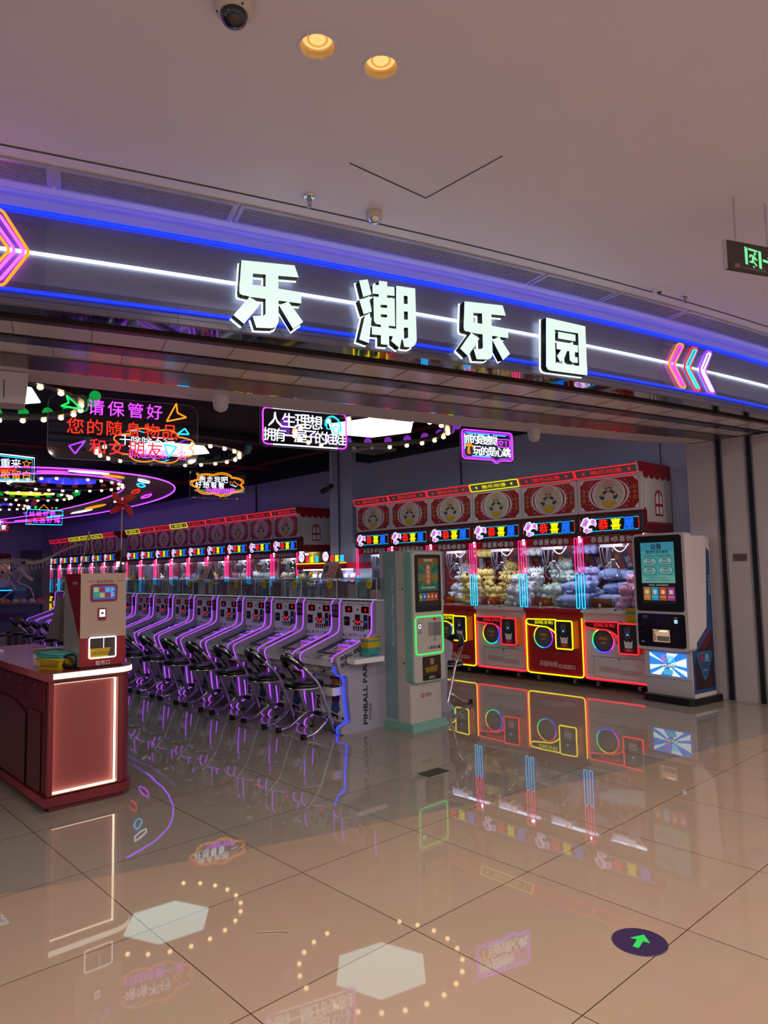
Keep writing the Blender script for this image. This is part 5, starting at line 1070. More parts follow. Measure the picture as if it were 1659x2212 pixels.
# things lying on the counter
basket((1.655, 5.14, .885), -1.15, 'y', 'yellow plastic basket at the bottom of the pair on the red counter', None, 1.25); basket((1.655, 5.14, .885+.035), -1.15, 't', 'teal plastic basket nested in a yellow one on the red counter', None, 1.28)
m = MB(); m.lathe([(.028, -.02), (.05, -.02), (.05, .02), (.028, .02), (.028, -.02)], (0, 0, .05), M('black tape', '17171b', .3), 24, (.6, .8, 0), cap=False); o = tag(m.build('tape_roll'), 'black tape roll standing on edge between the baskets and the coin machine', 'tape roll'); o.location = (1.70, 5.02, .885)
pap = M('paper', 'b7aeb0', .6); m = MB(); m.box(-.09, .09, -.06, .06, 0, .085, pap); m.rect(Fr((0, -.06, 0)), -.05, .03, .05, .06, M('carton print', 'b98a80', .5), .001); m.prism(Fr((-.09, 0, 0), (0, 1, 0), (0, 0, 1)), [(-.06, .085), (-.115, .12), (-.113, .123), (-.058, .088)], pap, 0, .18); o = tag(m.build('carton'), 'open pale carton behind the baskets on the red counter', 'carton'); o.location = (1.69, 5.45, .885); o.rotation_euler = (0, 0, -.35)
for i in range(5):
    m = MB(); m.box(-.12, .12, -.085, .085, 0, .008, [pap, M('brochure', '8f8a96', .4)][i % 2]); o = tag(m.build('brochure'), 'glossy brochure in the loose pile on the counter behind the carton', 'brochure', 'brochures piled on the red counter'); o.location = (1.95+.012*(i % 3), 6.1+.02*(i % 2), .885+.0105*i); o.rotation_euler = (0, 0, .3*i)
m = MB(); m.box(-.07, .07, -.1, .1, 0, .012, printwhite); o = tag(m.build('notepad'), 'white notepad at the far left end of the red counter', 'notepad'); o.location = (1.64, 6.75, .885)
t = thing('monitor', 'dark monitor seen from behind, tilted, left of the coin machine', 'monitor', (1.93, 5.72, .885))
fm = Fr((-.159, .03, .162), (.93, -.3, -.2), (.27, .05, .96)); mk = M('monitor shell', '3c3332', .4)
m = MB(); m.prism(fm, rrect(0, 0, .34, .32, .012), mk, -.02, .015); m.build('housing', t); m = MB(); m.flat(fm, [(.10, .03), (.2, .03), (.2, .17), (.15, .12)], M('monitor sticker', '8c6a34', .4), .017); m.build('sticker', t)
m = MB(); m.box(-.02, .02, .0, .03, 0, .14, black); m.lathe([(.08, 0), (.08, .008), (.02, .012)], (0, .02, 0), black, 20); m.build('stand', t)
t = thing('pinwheel', 'red four-bladed toy pinwheel on a thin stick on top of the coin machine', 'pinwheel', (2.02, 5.06, 1.53)); pr_ = M('pinwheel red', 'a81c26', .35)
MB().tube([(.04, 0, .06), (.045, 0, .50)], .005, M('stick', 'a88878', .5)).build('stick', t); MB().lathe([(.03, 0), (.016, .012), (.009, .03), (.007, .16), (.005, .17)], (.04, 0, 0), black, 14).build('base', t)
fw_ = Fr((.045, -.008, .505), (.93, -.36, 0), (0, 0, 1)); 
for i in range(4):
    a = i*pi/2+.55; c_, s_n = cos(a), sin(a); q = lambda x, y: (x*c_-y*s_n, x*s_n+y*c_)
    v = [fw_.p(*q(0, 0), .0), fw_.p(*q(.035, -.012), .004), fw_.p(*q(.095, -.005), .012), fw_.p(*q(.115, .022), .02), fw_.p(*q(.06, .038), .030), fw_.p(*q(.022, .03), .03), fw_.p(*q(.0, .012), .018)]
    m = MB(); m.add(v, [(0, 1, 5, 6), (1, 2, 4, 5), (2, 3, 4)], pr_, True); m.add([p+Vector((0, .002, 0)) for p in v], [(6, 5, 1, 0), (5, 4, 2, 1), (4, 3, 2)], pr_, True); m.build('blade', t)
MB().lathe([(.008, 0), (.009, .03), (.004, .036)], (.045, -.004, .505), M('pinwheel hub', 'c0404a', .3), 10, (-.36, -.93, 0)).build('hub', t)
m = MB(); m.tube([(-.065, 0, 0), (0, .01, .285)], .004, M('cord', '7d6a66', .6)); m.tube([(0, .01, .285), (.065, 0, 0)], .004, M('cord', '7d6a66', .6)); m.sph((0, .01, .287), .009, M('cord', '9a8078', .6), 8, 6); o = tag(m.build('wire_stand'), 'thin beige A-shaped wire stand on top of the coin machine', 'wire stand'); o.location = (1.812, 5.0, 1.53)
# ------------------------------------------------------------------ hanging neon signs
SX = (.9645, -.264, 0)
wire = M('hanging wire', '55555e', .4, .6)
def neon_sign(name, lb, x, y, panel, top=4.0):
    t = thing(name, lb, 'neon sign', (x, y, 0)); fr = Fr((0, 0, 0), SX, (0, 0, 1))
    if panel:
        x0, z0, x1, z1, r = panel; m = MB(); m.prism(fr, rrect(x0, z0, x1, z1, r, 6), acrylic, -.003, .003); m.build('backing', t)
        m = MB(); m.t2(fr, rrect(x0, z0, x1, z1, r, 6), .0018, M('acrylic rim', 'c8c4d4', .2), True, 0, 4); m.build('rim', t)
        for k, q in enumerate((x0+.18, x1-.18)): m = MB(); m.tube([fr.p(q, z1-.02), fr.p(q+.02, top)], .0025, wire, n=4); m.build('wire', t)
    def tx(nm, st, xs0, xs1, z, h, mat, rot=0.):
        n = len(st)
        for i, ch in enumerate(st): m = MB(); m.text(fr, ch, xs0+(xs1-xs0)*i/(n-1 or 1), z, mat, h=h if ch != '一' else h*.1, d=.006, thick=.008, bold=-.018); m.build(nm, t)
    def tb(nm, pts, mat, r=.0065, closed=True, rad=0., d=.012): m = MB(); m.t2(fr, fillet(pts, rad, 4, closed) if rad else pts, r, mat, closed, d, 6); m.build(nm, t)
    return t, tx, tb
def cloudpts(cx, cz, rx, rz, k=9, amp=.12, ph=0.):
    o = []
    for i in range(k*8):
        a = 2*pi*i/(k*8); b = 1-amp+amp*1.6*abs(sin(a*k/2+ph)); o.append((cx+rx*cos(a)*b, cz+rz*sin(a)*b))
    return o
t, tx, tb = neon_sign('neon_sign', 'large clear hanging neon sign with purple and red lines, nearest the entrance at left', 2.1, 5.75, (-.335, 2.45, .845, 2.972, .09))
tx('purple_character', '请保管好', .02, .48, 2.887, .125, n_magenta); tx('red_character', '您的随身物品', -.135, .608, 2.722, .125, n_redorange); tx('crimson_character', '和女朋友', .033, .485, 2.562, .125, n_red)
tb('green_arrow', [(-.203, 2.963), (-.185, 2.905), (-.242, 2.873), (-.086, 2.861)], n_green, rad=.008); tb('orange_arrow', [(.66, 2.977), (.67, 2.896), (.746, 2.862), (.579, 2.814)], n_orange, rad=.008)
tb('violet_triangle', [(-.059, 2.603), (-.179, 2.554), (-.132, 2.493)], n_violet, rad=.008); tb('cyan_triangle', [(.733, 2.764), (.767, 2.716), (.671, 2.712)], n_cyan, rad=.006); tb('blue_triangle', [(.564, 2.613), (.662, 2.599), (.597, 2.508)], n_cyan, rad=.006)
t, tx, tb = neon_sign('neon_sign', 'cloud-shaped orange neon sign with a shooting star, seen through the large sign', 3.572, 7.873, (-.47, 2.80, .515, 3.25, .05))
tb('cloud_outline', cloudpts(.02, 3.03, .45, .195, 8), n_orange, .008); tx('white_character', '干啥啥不行', -.311, .178, 3.077, .115, n_white); tx('purple_character', '抓娃娃第一名', -.216, .334, 2.93, .11, n_magenta)
tb('star', star(.31, 3.03, .055), n_orange, .0055); tb('tail', [(.30, 3.08), (.36, 3.12), (.42, 3.125)], n_violet, .005, False); tb('lower_arc', [(.0, 2.87), (.06, 2.845), (.12, 2.845), (.18, 2.87)], n_cyan, .006, False); tb('upper_arc', [(-.26, 3.19), (-.18, 3.20), (-.1, 3.18)], n_cyan, .006, False)
t, tx, tb = neon_sign('neon_sign', 'rounded rectangular neon sign with white lines of text and blue headphones', 4.508, 6.138, (-.50, 2.85, .53, 3.29, .06))
R4 = rrect(-.47, 2.873, .497, 3.265, .07, 5)
tb('white_frame', [(-.36, 3.265), (.40, 3.265)], n_white, .008, False); tb('white_line', [(-.36, 2.873), (.40, 2.873)], n_white, .008, False)
for g in (-1, 1):
    xx = .0135+g*.4835; tb('purple_frame', [(xx-g*.11, 3.265), (xx, 3.265), (xx, 2.873), (xx-g*.11, 2.873)], n_magenta, .0085, False, .07)
tx('white_character', '人生理想', -.332, .133, 3.145, .155, n_white); tx('white_character', '拥有一屋子的娃娃', -.40, .43, 2.98, .14, n_white)
tb('headphone_band', [(.245, 3.12), (.25, 3.18), (.29, 3.225), (.35, 3.23), (.41, 3.19), (.435, 3.11), (.42, 3.07)], n_cyan, .009, False, .03); tb('ear_cup', rrect(.262, 3.085, .32, 3.165, .012), n_cyan, .006); tb('ear_cup', rrect(.345, 3.04, .405, 3.115, .012), n_cyan, .006)
t, tx, tb = neon_sign('neon_sign', 'speech-bubble neon sign with purple outline, orange palm and heart, farthest right', 6.858, 5.513, (-.39, 2.82, .42, 3.23, .03))
tb('bubble_outline', [(-.365, 3.222), (.40, 3.222), (.40, 2.862), (.21, 2.862), (.14, 2.815), (.08, 2.862), (-.365, 2.862)], n_magenta, .008, rad=.05); tb('inner_outline', [(-.34, 3.197), (.378, 3.197), (.378, 2.885), (.2, 2.885), (.14, 2.84), (.09, 2.885), (-.34, 2.885)], n_violet, .007, rad=.045)
tb('blue_bar', [(-.3, 3.178), (.05, 3.178)], n_cyan, .006, False); tb('blue_bar', [(.10, 3.178), (.3, 3.178)], n_cyan, .006, False); tb('blue_bar', [(-.22, 2.9), (.06, 2.9)], n_cyan, .006, False); tb('blue_bar', [(-.325, 2.98), (-.325, 3.12)], n_cyan, .006, False)
tx('white_character', '抓的是感觉', -.284, .118, 3.11, .115, n_white); tx('white_character', '玩的是心跳', -.143, .313, 2.968, .115, n_white)
tb('heart_box', rrect(.165, 3.035, .36, 3.135, .02), n_magenta, .005); tb('heart', heart(.222, 3.087, .032), n_magenta, .005); tb('figure_one', [(.285, 3.1), (.305, 3.115), (.305, 3.055)], n_magenta, .005, False)
for a in (-.1, .5, 1.2, 2.0, 2.7, 3.3): tb('palm_leaf', [(-.27, 3.02), (-.27+.05*cos(a), 3.025+.03*sin(a)), (-.27+.075*cos(a), 3.0+.04*sin(a))], n_orange, .006, False)
tb('palm_trunk', [(-.265, 3.02), (-.285, 2.97), (-.28, 2.92)], n_orange, .006, False); tb('palm_trunk', [(-.26, 3.02), (-.265, 2.97), (-.25, 2.92)], n_orange, .006, False)
t, tx, tb = neon_sign('neon_sign', 'orange cloud neon sign with a small crown, hanging in mid shop', 5.979, 10.649, (-.46, 2.78, .485, 3.24, .03))
tb('cloud_outline', cloudpts(.02, 3.02, .44, .19, 7), n_orange, .008); tb('inner_outline', cloudpts(.02, 3.02, .41, .165, 7), n_yellow if 0 else n_orange, .006); tb('bubble_tail', [(.03, 2.855), (.055, 2.80), (.12, 2.86)], n_orange, .007, False)
tx('white_character', '抱走我吧', -.251, .128, 3.102, .105, n_white); tx('white_character', '好想看看', -.316, .068, 3.003, .105, n_white); tx('purple_character', '外面的世界', -.139, .257, 2.91, .10, n_magenta)
tb('crown', [(.215, 3.08), (.235, 3.02), (.32, 2.985), (.37, 3.04), (.325, 3.045), (.30, 3.09), (.275, 3.05)], n_orange, .0055); tb('crown_base', [(.235, 3.015), (.275, 3.02), (.33, 2.99)], n_cyan, .007, False)
t, tx, tb = neon_sign('neon_sign', 'white and cyan framed neon sign with an orange star at the left picture edge', 2.916, 11.177, (-.75, 2.89, .34, 3.31, .03))
tb('white_frame', [(-.74, 3.35), (.296, 3.272), (.296, 2.918), (-.74, 2.895)], n_white, .009); tb('cyan_frame', [(-.71, 3.32), (.268, 3.248), (.268, 2.942), (-.71, 2.92)], n_cyan, .007)
tx('white_character', '人生重来', -.352, .056, 3.177, .13, n_white); tx('orange_character', '不敢留白', -.215, .198, 3.01, .125, n_orange); tb('star', star(.194, 3.181, .06), n_orange, .0055)
t = thing('neon_sign', 'small cyan framed neon sign with purple lines and hearts, far at left', 'neon sign', (5.142, 18.29, 0)); fr = Fr((0, 0, 0), (.738, -.674, 0), (0, 0, 1)); 
m = MB(); m.t2(fr, [(0, 3.144), (.86, 3.086), (.84, 2.747), (-.03, 2.783)], .011, n_cyan, True, 0, 5); m.build('frame', t)
for st, x0, x1, z in (('娃娃好抓', .12, .62, 3.03), ('礼品好换', .2, .72, 2.87)):
    for i, ch in enumerate(st): m = MB(); m.text(fr, ch, x0+(x1-x0)*i/3, z, n_magenta, h=.13, d=0, thick=.01); m.build('character', t)
for x, z, mt in ((.76, 2.95, n_magenta), (.76, 2.83, n_magenta), (.06, 2.82, n_redorange), (-.05, 3.05, n_violet)): m = MB(); m.t2(fr, heart(x, z, .035), .008, mt, True, 0, 5); m.build('heart', t)
m = MB(); m.t2(fr, [(.28, 3.14), (.40, 3.25), (.52, 3.12)], .01, n_orange, False, 0, 5); m.build('roof', t)
for x, mt in ((.08, n_royal), (.2, n_green), (.6, n_redorange), (.7, n_green)): m = MB(); m.t2(fr, heart(x, 3.2-.06*x, .03) if x == .2 else circ(x, 3.2-.06*x, .018, n=10), .008, mt, True, 0, 5); m.build('dot', t)
m = MB(); m.tube([fr.p(.1, 3.14), fr.p(.1, 4.0)], .004, wire, n=4); m.build('wire', t)
t = thing('neon_sign', 'small red wavy framed neon sign cut by the left picture edge', 'neon sign', (4.803, 19.31, 0)); fr = Fr((0, 0, 0), (.738, -.674, 0), (0, 0, 1))
m = MB(); m.t2(fr, [(-.7, 2.95), (.17, 2.92), (.2, 2.86), (.17, 2.8), (.21, 2.74), (.19, 2.665), (-.7, 2.70)], .011, n_dimred, True, 0, 5); m.build('frame', t)
for st, z in (('你的爱', 2.87), ('很重要', 2.75)):
    for i, ch in enumerate(st): m = MB(); m.text(fr, ch, -.28+.14*i+(.1 if z < 2.8 else -.02), z, n_white, h=.115, d=0, thick=.01); m.build('character', t)
m = MB(); m.t2(fr, heart(.08, 2.88, .05), .008, n_violet, True, 0, 5); m.build('heart', t); m = MB(); m.tube([fr.p(-.2, 2.93), fr.p(-.2, 3.34)], .004, wire, n=4); m.build('wire', t)
# ------------------------------------------------------------------ light rings and hexagon lights
hexE = E('hexagon white', 'd2fffb', .62*K_HEX, True); hexB = E('hexagon blue', '0a22ff', .4*K_HEX, True); hexY = E('hexagon yellow', 'fff01e', .25*K_HEX, True)
bulbE = E('warm bulb', 'ffd898', 6.5, True); bulbO = M('unlit bulb', 'b9b2ac', .4); hoop = M('ring hoop', '4a3d30', .35, .5)
gl_ = {'green': E('green globe', '14c850', .55), 'purple': E('purple globe', '9a3ad8', .55), 'teal': M('teal globe', '5f9a98', .5), 'red': E('red globe', 'a0303c', .35), 'blue': E('blue globe', '2038d0', .8)}
def lightring(cx, cy, z, R, hexr, hmat, glob, lb, lb2, rot, offs=0., dark_back=0):
    t = thing('bulb_ring', lb, 'light ring', (cx, cy, z), 0, 'bulb rings under the black ceiling')
    m = MB(); k = 56
    for a, b, c, d in (((R-.055, -.01), (R+.055, -.01), 0, 0), ((R+.055, -.01), (R+.055, .04), 0, 0), ((R+.055, .04), (R-.055, .04), 0, 0), ((R-.055, .04), (R-.055, -.01), 0, 0)):
        v = [(a[0]*cos(2*pi*i/k), a[0]*sin(2*pi*i/k), a[1]) for i in range(k)]+[(b[0]*cos(2*pi*i/k), b[0]*sin(2*pi*i/k), b[1]) for i in range(k)]
        m.add(v, [(i, k+i, k+(i+1) % k, (i+1) % k) for i in range(k)], hoop)
    m.build('hoop', t)
    N = 24; va = math.atan2(cy, cx)
    for i in range(N):
        a = 2*pi*(i+offs)/N; un = (i in (dark_back, dark_back+1, dark_back+2, dark_back+9))
        p = part('bulb', t, un, lambda q: q.lathe([(.014, 0), (.027, -.010), (.03, -.023), (.024, -.036), (.01, -.044)], (0, 0, 0), bulbO if un else bulbE, 12)); p.location = (R*cos(a), R*sin(a), -.008)
        if cos(a-va) < -.3: continue
        g = glob[int(len(glob)*i/N)]
        p = part('globe', t, g, lambda q: q.sph((0, 0, 0), .058, gl_[g], 14, 9)); p.location = ((R+.13)*cos(a+.05), (R+.13)*sin(a+.05), .09)
    for i in range(4): a = pi/2*i+.4; m = MB(); m.tube([((R)*cos(a), R*sin(a), .04), (R*cos(a), R*sin(a), 4.02-z)], .004, wire, n=4); m.build('hanger', t)
    if hmat:
        h = thing('hexagon_light', lb2, 'ceiling light', (cx, cy, z+.05)); hp = [(hexr*cos(rot+pi/3*i), hexr*sin(rot+pi/3*i)) for i in range(6)]
        m = MB(); m.prism(XY(0), hp, M('hexagon frame', '26262c', .5), .012, .05); m.build('frame', h); m = MB(); m.prism(XY(0), [(x*.985, y*.985) for x, y in hp], hmat, 0, .012); m.build('diffuser', h)
        for i in (0, 2, 4): m = MB(); m.tube([(hp[i][0]*.8, hp[i][1]*.8, .05), (hp[i][0]*.8, hp[i][1]*.8, 3.97-z)], .003, wire, n=4); m.build('hanger', h)
lightring(1.70, 7.77, 3.30, .955, .62, hexE, ('green', 'green', 'blue', 'green'), 'bulb ring at the left picture edge with green globes', 'white hexagon light nearest the left picture edge', .1, .3, 12)
lightring(6.02, 6.73, 3.30, 1.0, .62, hexE, ('purple', 'purple'), 'bulb ring with purple globes behind the headphone neon sign', 'white hexagon light right of the headphone neon sign', .83, .2, 3)
lightring(4.68, 9.72, 3.30, 1.016, .62, hexE, ('teal', 'teal'), 'bulb ring with unlit teal globes behind the large neon sign', 'white hexagon light glimpsed behind the large neon sign', -.1, .4, 4)
lightring(4.68, 14.12, 3.30, 1.01, .60, hexB, ('red', 'red'), 'bulb ring with red globes around the nearer blue light', 'blue hexagon light inside the nearer red-globe ring', .2, .1, 8)
lightring(4.69, 16.6, 3.30, .865, .56, hexY, ('green', 'green'), 'far bulb ring with green globes around the yellow light', 'yellow hexagon light far at left', .1, .1, 9)
lightring(4.6, 19.4, 3.30, .865, .60, hexB, ('red', 'red'), 'farthest bulb ring, around the second blue light', 'farther blue hexagon light low at the left edge', .3, .1, 9)
# neon race-track board hung around the far rings
t = thing('neon_track', 'long oval neon track board hanging around the far light rings', 'neon track', (4.5, 19.5, 3.33))
def sup(a, b, k, n=72, e=2.35): return [(a*math.copysign(abs(cos(2*pi*i/n))**(2/e), cos(2*pi*i/n)), b*math.copysign(abs(sin(2*pi*i/n))**(2/e), sin(2*pi*i/n))) for i in range(n)]
O_ = sup(3.2, 7.3, 0); I_ = sup(1.95, 6.65, 0); n = len(O_); trk = M('track board', '1a1622', .4)
m = MB(); m.add([(x, y, 0) for x, y in O_]+[(x, y, 0) for x, y in I_]+[(x, y, .03) for x, y in O_]+[(x, y, .03) for x, y in I_], [f for i in range(n) for f in ((i, (i+1) % n, n+(i+1) % n, n+i), (2*n+i, 3*n+i, 3*n+(i+1) % n, 2*n+(i+1) % n), (i, 2*n+i, 2*n+(i+1) % n, (i+1) % n), (n+i, n+(i+1) % n, 3*n+(i+1) % n, 3*n+i))], trk); m.build('board', t)
for P, nm in ((O_, 'outer_tube'), (I_, 'inner_tube')): m = MB(); m.tube([(x, y, -.012) for x, y in P], .014, E('track purple', '9a3cff', 3.2, True), True, 5); m.build(nm, t)
rnd = random.Random(5); cols = [n_white, n_cyan, n_redorange, n_magenta, n_white, n_orange]
for i in range(30):
    a = 2*pi*(i+.3)/30; j = int(n*(i+.3)/30) % n; f_ = .3+.4*rnd.random(); p = Vector((O_[j][0]*f_+I_[j][0]*(1-f_), O_[j][1]*f_+I_[j][1]*(1-f_), -.012)); q = Vector((O_[(j+2) % n][0]*f_+I_[(j+2) % n][0]*(1-f_), O_[(j+2) % n][1]*f_+I_[(j+2) % n][1]*(1-f_), -.012)); d_ = (q-p); s_ = Vector((-d_.y, d_.x, 0)).normalized()*.07
    m = MB(); m.tube([p, p+d_*.3+s_, p+d_*.8+s_*.8, q, p+d_*.7-s_, p+d_*.25-s_*.7], .014, cols[i % 6], True, 5); m.build('squiggle', t)
for i in range(8): j = i*9; m = MB(); m.tube([(O_[j][0]*.95, O_[j][1]*.95, .03), (O_[j][0]*.95, O_[j][1]*.95, .69)], .006, wire, n=4); m.build('hanger', t)
# ------------------------------------------------------------------ fittings under the ceilings and on the walls
camw2 = M('white camera shell', 'cfc6cb', .35)
def beamcam(x, y, lb):
    t = thing('dome_camera', lb, 'security camera', (x, y, 2.925)); MB().lathe([(.068, 0), (.068, -.022), (.062, -.05)], (0, 0, 0), camw2, 28, cap=True).build('base', t)
    MB().lathe([(.06, -.05), (.058, -.085), (.045, -.112), (.02, -.126), (.002, -.128)], (0, 0, 0), camw2, 28).build('dome', t); MB().sph((.02, -.055, -.035), .006, black, 8, 6).build('eye', t)
beamcam(2.80, 4.93, 'white dome camera under the beam, left one, next to the large neon sign'); beamcam(6.0, 4.19, 'white dome camera under the beam, right one, above the claw machines')
t = thing('equipment_box', 'white boxed equipment under the beam at the left picture edge', 'box', (1.28, 5.30, 0)); fr = Fr((0, 0, 0), SX, (0, 0, 1)); m = MB(); m.prism(fr, [(-1.0, 2.70), (.17, 2.70), (.19, 2.92), (-1.0, 2.92)], camw2, -.1, .1); m.build('case', t); m = MB(); m.rect(fr, .04, 2.73, .046, 2.86, dark, .101); m.build('slot', t)
t = thing('bullet_camera', 'bullet camera hanging on a pole in front of the pillar', 'security camera', (8.0, 10.08, 0)); MB().tube([(0, 0, 3.1), (0, 0, 4.02)], .022, wallp, n=10).build('pole', t); m = MB(); m.sph((0, 0, 3.07), .05, M('camera dark', '2c2c33', .4), 10, 8); m.tube([(0, 0, 3.06), (-.06, -.06, 3.03), (-.1, .06, 3.0)], .03, M('camera dark', '2c2c33', .4), n=10); m.build('mount', t)
MB().tube([(-.06, .02, 3.02), (-.16, .10, 2.95)], .045, M('camera body', '1c1c24', .3), n=12).build('body', t)
dk2 = M('ceiling steel', '2c2c34', .6); rp = M('red pipe paint', '6d1c22', .5)
def pipe(name, lb, cat, pts, r, mt, n=8): return tag(MB().tube(pts, r, mt, n=n).build(name), lb, cat)
pipe('sprinkler_pipe', 'dark red sprinkler pipe under the black ceiling along the right wall', 'pipe', [(7.86, 5.0, 3.72), (7.86, 28, 3.72)], .035, rp)
pipe('sprinkler_pipe', 'dark red sprinkler pipe crossing the black ceiling behind the large neon sign', 'pipe', [(-3, 12.42, 3.68), (8.5, 12.42, 3.68)], .04, rp)
pipe('sprinkler_pipe', 'dark red sprinkler pipe crossing farther back, behind the cloud sign', 'pipe', [(-3, 15.4, 3.7), (8.5, 15.4, 3.7)], .04, rp)
for i, (y, z) in enumerate(((7.6, 3.85), (10.9, 3.88), (18.2, 3.85))):
    m = MB(); m.box(-3.8, 8.3, y, y+.22, z, z+.09, dk2); tag(m.build('cable_tray'), 'dark cable tray under the black ceiling, %s from the entrance' % ORD[i], 'cable tray')
pipe('conduit', 'vertical grey conduit on the face of the pillar', 'pipe', [(8.17, 10.07, 0), (8.17, 10.07, 3.95)], .016, M('conduit grey', '5c5c6a', .4))
pipe('cable', 'dark cable running down the right wall above the yellow header strip', 'cable', [(8.6, 7.45, 4.0), (8.6, 7.45, 2.6)], .012, dark)
pipe('cable', 'dark cable running down the wall behind the middle row of claw machines', 'cable', [(8.6, 13.56, 4.0), (8.6, 13.56, 2.6)], .014, dark)
pipe('cable', 'thin loose black cable hanging over the house-shaped end board', 'cable', [(8.6, 4.106, 3.3), (8.6, 4.106, 2.9), (8.598, 4.1, 2.5), (8.59, 4.05, 2.2), (8.59, 4.0, 2.0), (8.6, 3.99, 1.8)], .005, dark, 5)
m = MB(); m.box(-.28, .28, -.28, .28, 0, .04, offwhite); m.box(-.2, .2, -.2, .2, -.004, 0, grey); o = tag(m.build('ceiling_vent'), 'pale square air vent under the black ceiling right of the bulb ring', 'vent'); o.location = (8.0, 8.9, 3.55)
# ------------------------------------------------------------------ far left corner: skeleton, display table, chair
bone = M('bone', 'd6cabb', .5, noise=.1); t = thing('dinosaur_skeleton', 'toy dinosaur skeleton with a long raised tail standing on the far display table', 'skeleton', (4.735, 17.33, .95)); B0 = Vector((4.735, 17.33, .95))
SP = [Vector(p)-B0 for p in [(4.10, 17.9, 1.74), (4.214, 17.798, 1.782), (4.327, 17.688, 1.821), (4.442, 17.579, 1.849), (4.557, 17.472, 1.856), (4.711, 17.33, 1.852), (4.851, 17.204, 1.817), (4.983, 17.083, 1.814), (5.097, 16.975, 1.842), (5.225, 16.848, 1.922), (5.396, 16.674, 2.053), (5.547, 16.525, 2.143), (5.66, 16.415, 2.192), (5.775, 16.306, 2.221)]]
m = MB(); n = len(SP)
m.tube(SP, .02, bone, n=6); L_ = 0
for i in range(n-1):
    for k in range(4):
        p = SP[i].lerp(SP[i+1], k/4); s = 1-.8*max(0, (i+k/4-6)/7); m.sph(p, (.03*s+.006, .03*s+.006, .034*s+.006), bone, 7, 5); m.tube([p, p+Vector((.01, 0, .085*s))], .010*s+.003, bone, n=5)
        if 6 <= i <= 8 and k % 2 == 0: m.tube([p, p+Vector((.03, -.02, -.15*s))], .013*s, bone, n=5)
m.build('spine', t)
for i in range(6):
    p = SP[0].lerp(SP[4], i/6)
    for g in (-1, 1): m = MB(); d = Vector((.68*g, .73*g, 0))*.5; m.tube([p, p+d*.22+Vector((.05, -.05, -.06)), p+d*.25+Vector((.13, -.13, -.2)), p+d*.12+Vector((.2, -.2, -.33))], .012, bone, n=5); m.build('rib', t)
for pts, nm in (([(4.735, 17.329, 1.664), (4.629, 17.433, 1.604), (4.517, 17.546, 1.524), (4.608, 17.479, 1.375), (4.683, 17.425, 1.237), (4.586, 17.524, 1.146), (4.468, 17.646, 1.02), (4.42, 17.69, .97)], 'leg'), ([(4.75, 17.315, 1.663), (4.771, 17.311, 1.527), (4.714, 17.376, 1.414), (4.771, 17.331, 1.35), (4.873, 17.242, 1.305), (4.936, 17.189, 1.251), (4.987, 17.153, 1.1), (5.0, 17.15, .97)], 'leg')):
    m = MB(); P = [Vector(p)-B0 for p in pts]
    for i, (a, b) in enumerate(zip(P, P[1:])): m.tube([a, b], .036-.004*i, bone, n=7); m.sph(b, .04-.004*i, bone, 8, 6)
    m.build(nm, t)
m = MB(); m.tube([Vector(p)-B0 for p in [(4.704, 17.359, 1.69), (4.784, 17.293, 1.62), (4.864, 17.227, 1.514), (4.96, 17.15, 1.43)]], .05, bone, n=7); m.build('pelvis', t)
o = MB(); f_ = Fr((4.70, 17.2, 0), (.734, -.679, 0), (0, 0, 1)); o.prism(f_, rrect(-.14, 1.73, .15, 1.92, .01), M('paper tag', 'c4b4c0', .6), 0, .004); o.text(f_, '霸王龙', .02, 1.89, printblack, w=.09, d=.005); o.rect(f_, .04, 1.80, .13, 1.865, M('tag photo', '55505c', .5), .005); o.text(f_, '25', -.03, 1.85, printblack, w=.03, d=.005); o.rect(f_, -.11, 1.765, -.01, 1.775, printblack, .005)
tag(o.build('price_tag'), 'white paper tag hanging on the dinosaur skeleton', 'tag')
t = thing('display_table', 'lilac display table with a perforated front under the dinosaur skeleton', 'table', (4.735, 17.45, 0), -.746); lil = M('table lilac', '8d82a4', .4)
def pegm():
    m = bpy.data.materials.new('pegboard'); m.use_nodes = True; nt = m.node_tree; b = nt.nodes['Principled BSDF']; tc = nt.nodes.new('ShaderNodeTexCoord'); br = nt.nodes.new('ShaderNodeTexBrick'); mp = nt.nodes.new('ShaderNodeMapping'); mp.inputs['Rotation'].default_value = (pi/2, 0, 0)
    br.offset = 0; br.inputs['Brick Width'].default_value = .03; br.inputs['Row Height'].default_value = .03; br.inputs['Mortar Size'].default_value = .009; br.inputs['Scale'].default_value = 1; br.inputs['Color1'].default_value = lin('2c2840'); br.inputs['Color2'].default_value = lin('2c2840'); br.inputs['Mortar'].default_value = lin('8a82a8')
    nt.links.new(tc.outputs['Object'], mp.inputs[0]); nt.links.new(mp.outputs[0], br.inputs[0]); nt.links.new(br.outputs[0], b.inputs[0]); return m
m = MB(); m.prism(XY(.90), rrect(-1.2, -.3, .75, .3, .25, 6), lil, 0, .045, True); m.build('top', t); m = MB(); m.box(-1.2, .6, -.22, -.2, .30, .90, pegm()); m.rect(F0(-.22), -1.1, .52, .35, .72, M('table banner', '4a5a94', .5), .003); pg = m.build('pegboard', t)
m = MB(); m.text(F0(-.22), '欢迎光临 请爱护展品 谢谢合作', -.35, .64, printred, w=1.1, d=.005); m.build('lettering', pg)
for x, y in ((-1.1, .15), (.5, .15), (.5, -.15), (-1.1, -.15)): MB().box(x-.03, x+.03, y-.03, y+.03, 0, .9, lil).build('leg', t)
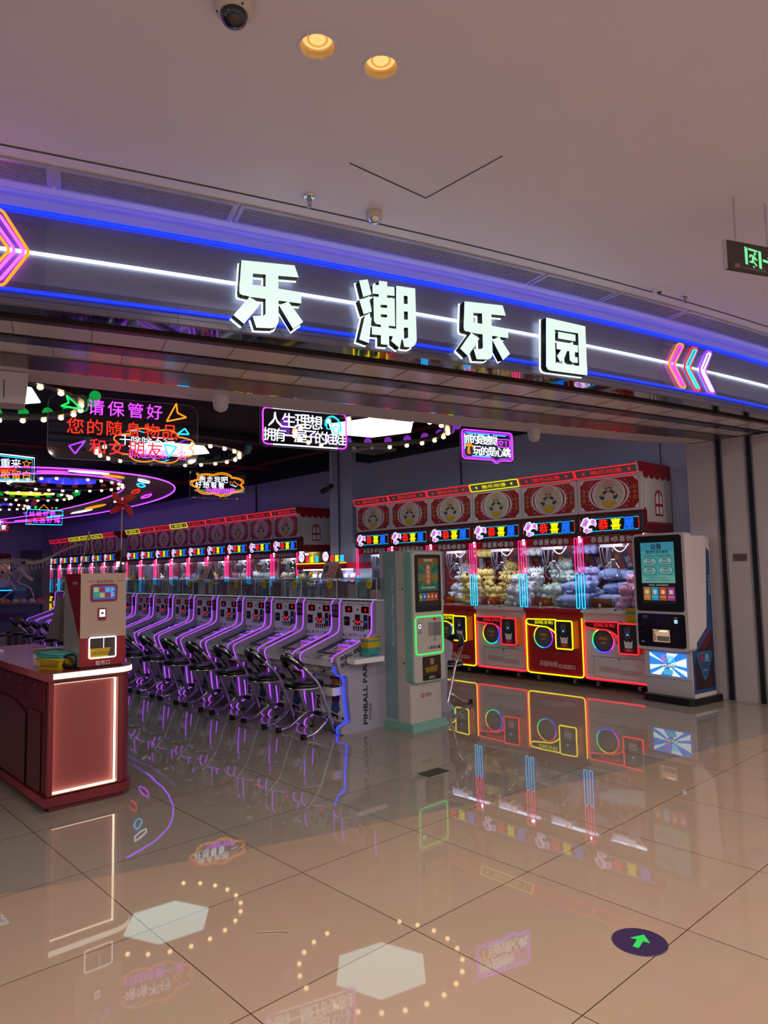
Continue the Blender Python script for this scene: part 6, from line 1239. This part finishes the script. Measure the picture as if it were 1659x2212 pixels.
for i, ((x, y), h) in enumerate(zip(((4.40, 17.60), (4.52, 17.44), (4.66, 17.3), (4.79, 17.18), (4.93, 17.05), (5.06, 16.94)), ('d84a6a', 'e86a4a', 'e8c86a', 'd89ab8', 'd8c0b0', 'e0506a'))):
    m = MB(); m.lathe([(.075, 0), (.072, .03), (.05, .065), (.02, .08), (.002, .082)], (0, 0, 0), M('jelly '+h, h, .15), 16); o = tag(m.build('jelly_ball'), 'shiny half-round jelly toy on the display table, %s from the left' % ORD[i], 'toy', 'jelly toys on the display table'); o.location = (x, y, .946)
t = thing('kids_chair', 'yellow wooden child chair with a rounded back, far at left', 'chair', (4.42, 16.3, 0), -.746); yc = M('chair yellow', '8f8a2e', .5)
m = MB(); m.prism(XY(.30), rrect(-.15, -.14, .15, .14, .04), yc, 0, .025); m.build('seat', t); m = MB(); m.prism(F0(.13), [(-.12, .33), (-.13, .5), (-.08, .6), (-.06, .66), (0, .68), (.06, .66), (.08, .6), (.13, .5), (.12, .33)], yc, -.01, .01); m.build('backrest', t)
for x in (-.12, .12):
    for y in (-.11, .11): MB().tube([(x, y, .3), (x*1.15, y*1.15, 0)], .017, yc, n=8).build('leg', t)
m = MB(); m.box(0, .62, 0, .5, 0, 2.27, M('locker grey', '4a4858', .4)); m.box(.30, .304, -.004, 0, .1, 2.2, dark); o = tag(m.build('locker'), 'tall grey cabinet against the back wall behind the skeleton', 'cabinet'); o.location = (5.96, 21.75, 0); o.rotation_euler = (0, 0, -.746)
t = thing('air_hockey_table', 'blue lit game table with a white rim at the left picture edge', 'game table', (4.95, 20.0, 0), -.746); bl = M('game blue', '1c4a9a', .3)
m = MB(); m.box(-.9, .42, 0, .6, .45, 1.15, bl); m.build('body', t); m = MB(); m.rbox(-.95, .45, -.05, .65, 1.15, 1.25, M('game rim', '3aa0d8', .3), .1, 'z'); m.build('rim', t); m = MB(); m.box(-.9, .4, -.055, -.05, 1.17, 1.19, n_cyan); m.build('light', t)
m = MB(); m.prism(F0(0), [(-.4, 1.25), (.2, 1.25), (.3, 1.38), (.05, 1.5), (-.3, 1.5)], printwhite, -.2, 0); m.build('prize_bin', t); m = MB(); m.text(F0(-.052), '25', .1, .9, t_yellow, h=.15, d=0); m.build('lettering', t)
for x in (-.8, .3):
    for y in (.1, .5): MB().box(x-.06, x+.06, y-.06, y+.06, 0, .45, black).build('leg', t)
claw_machine((4.92, 21.6, 0), 'w', 'r', 'claw machine cut by the left picture edge, only its lit marquee showing', 'claw machines at the left edge', top=False, low=False, seed=9).rotation_euler = (0, 0, -.746)
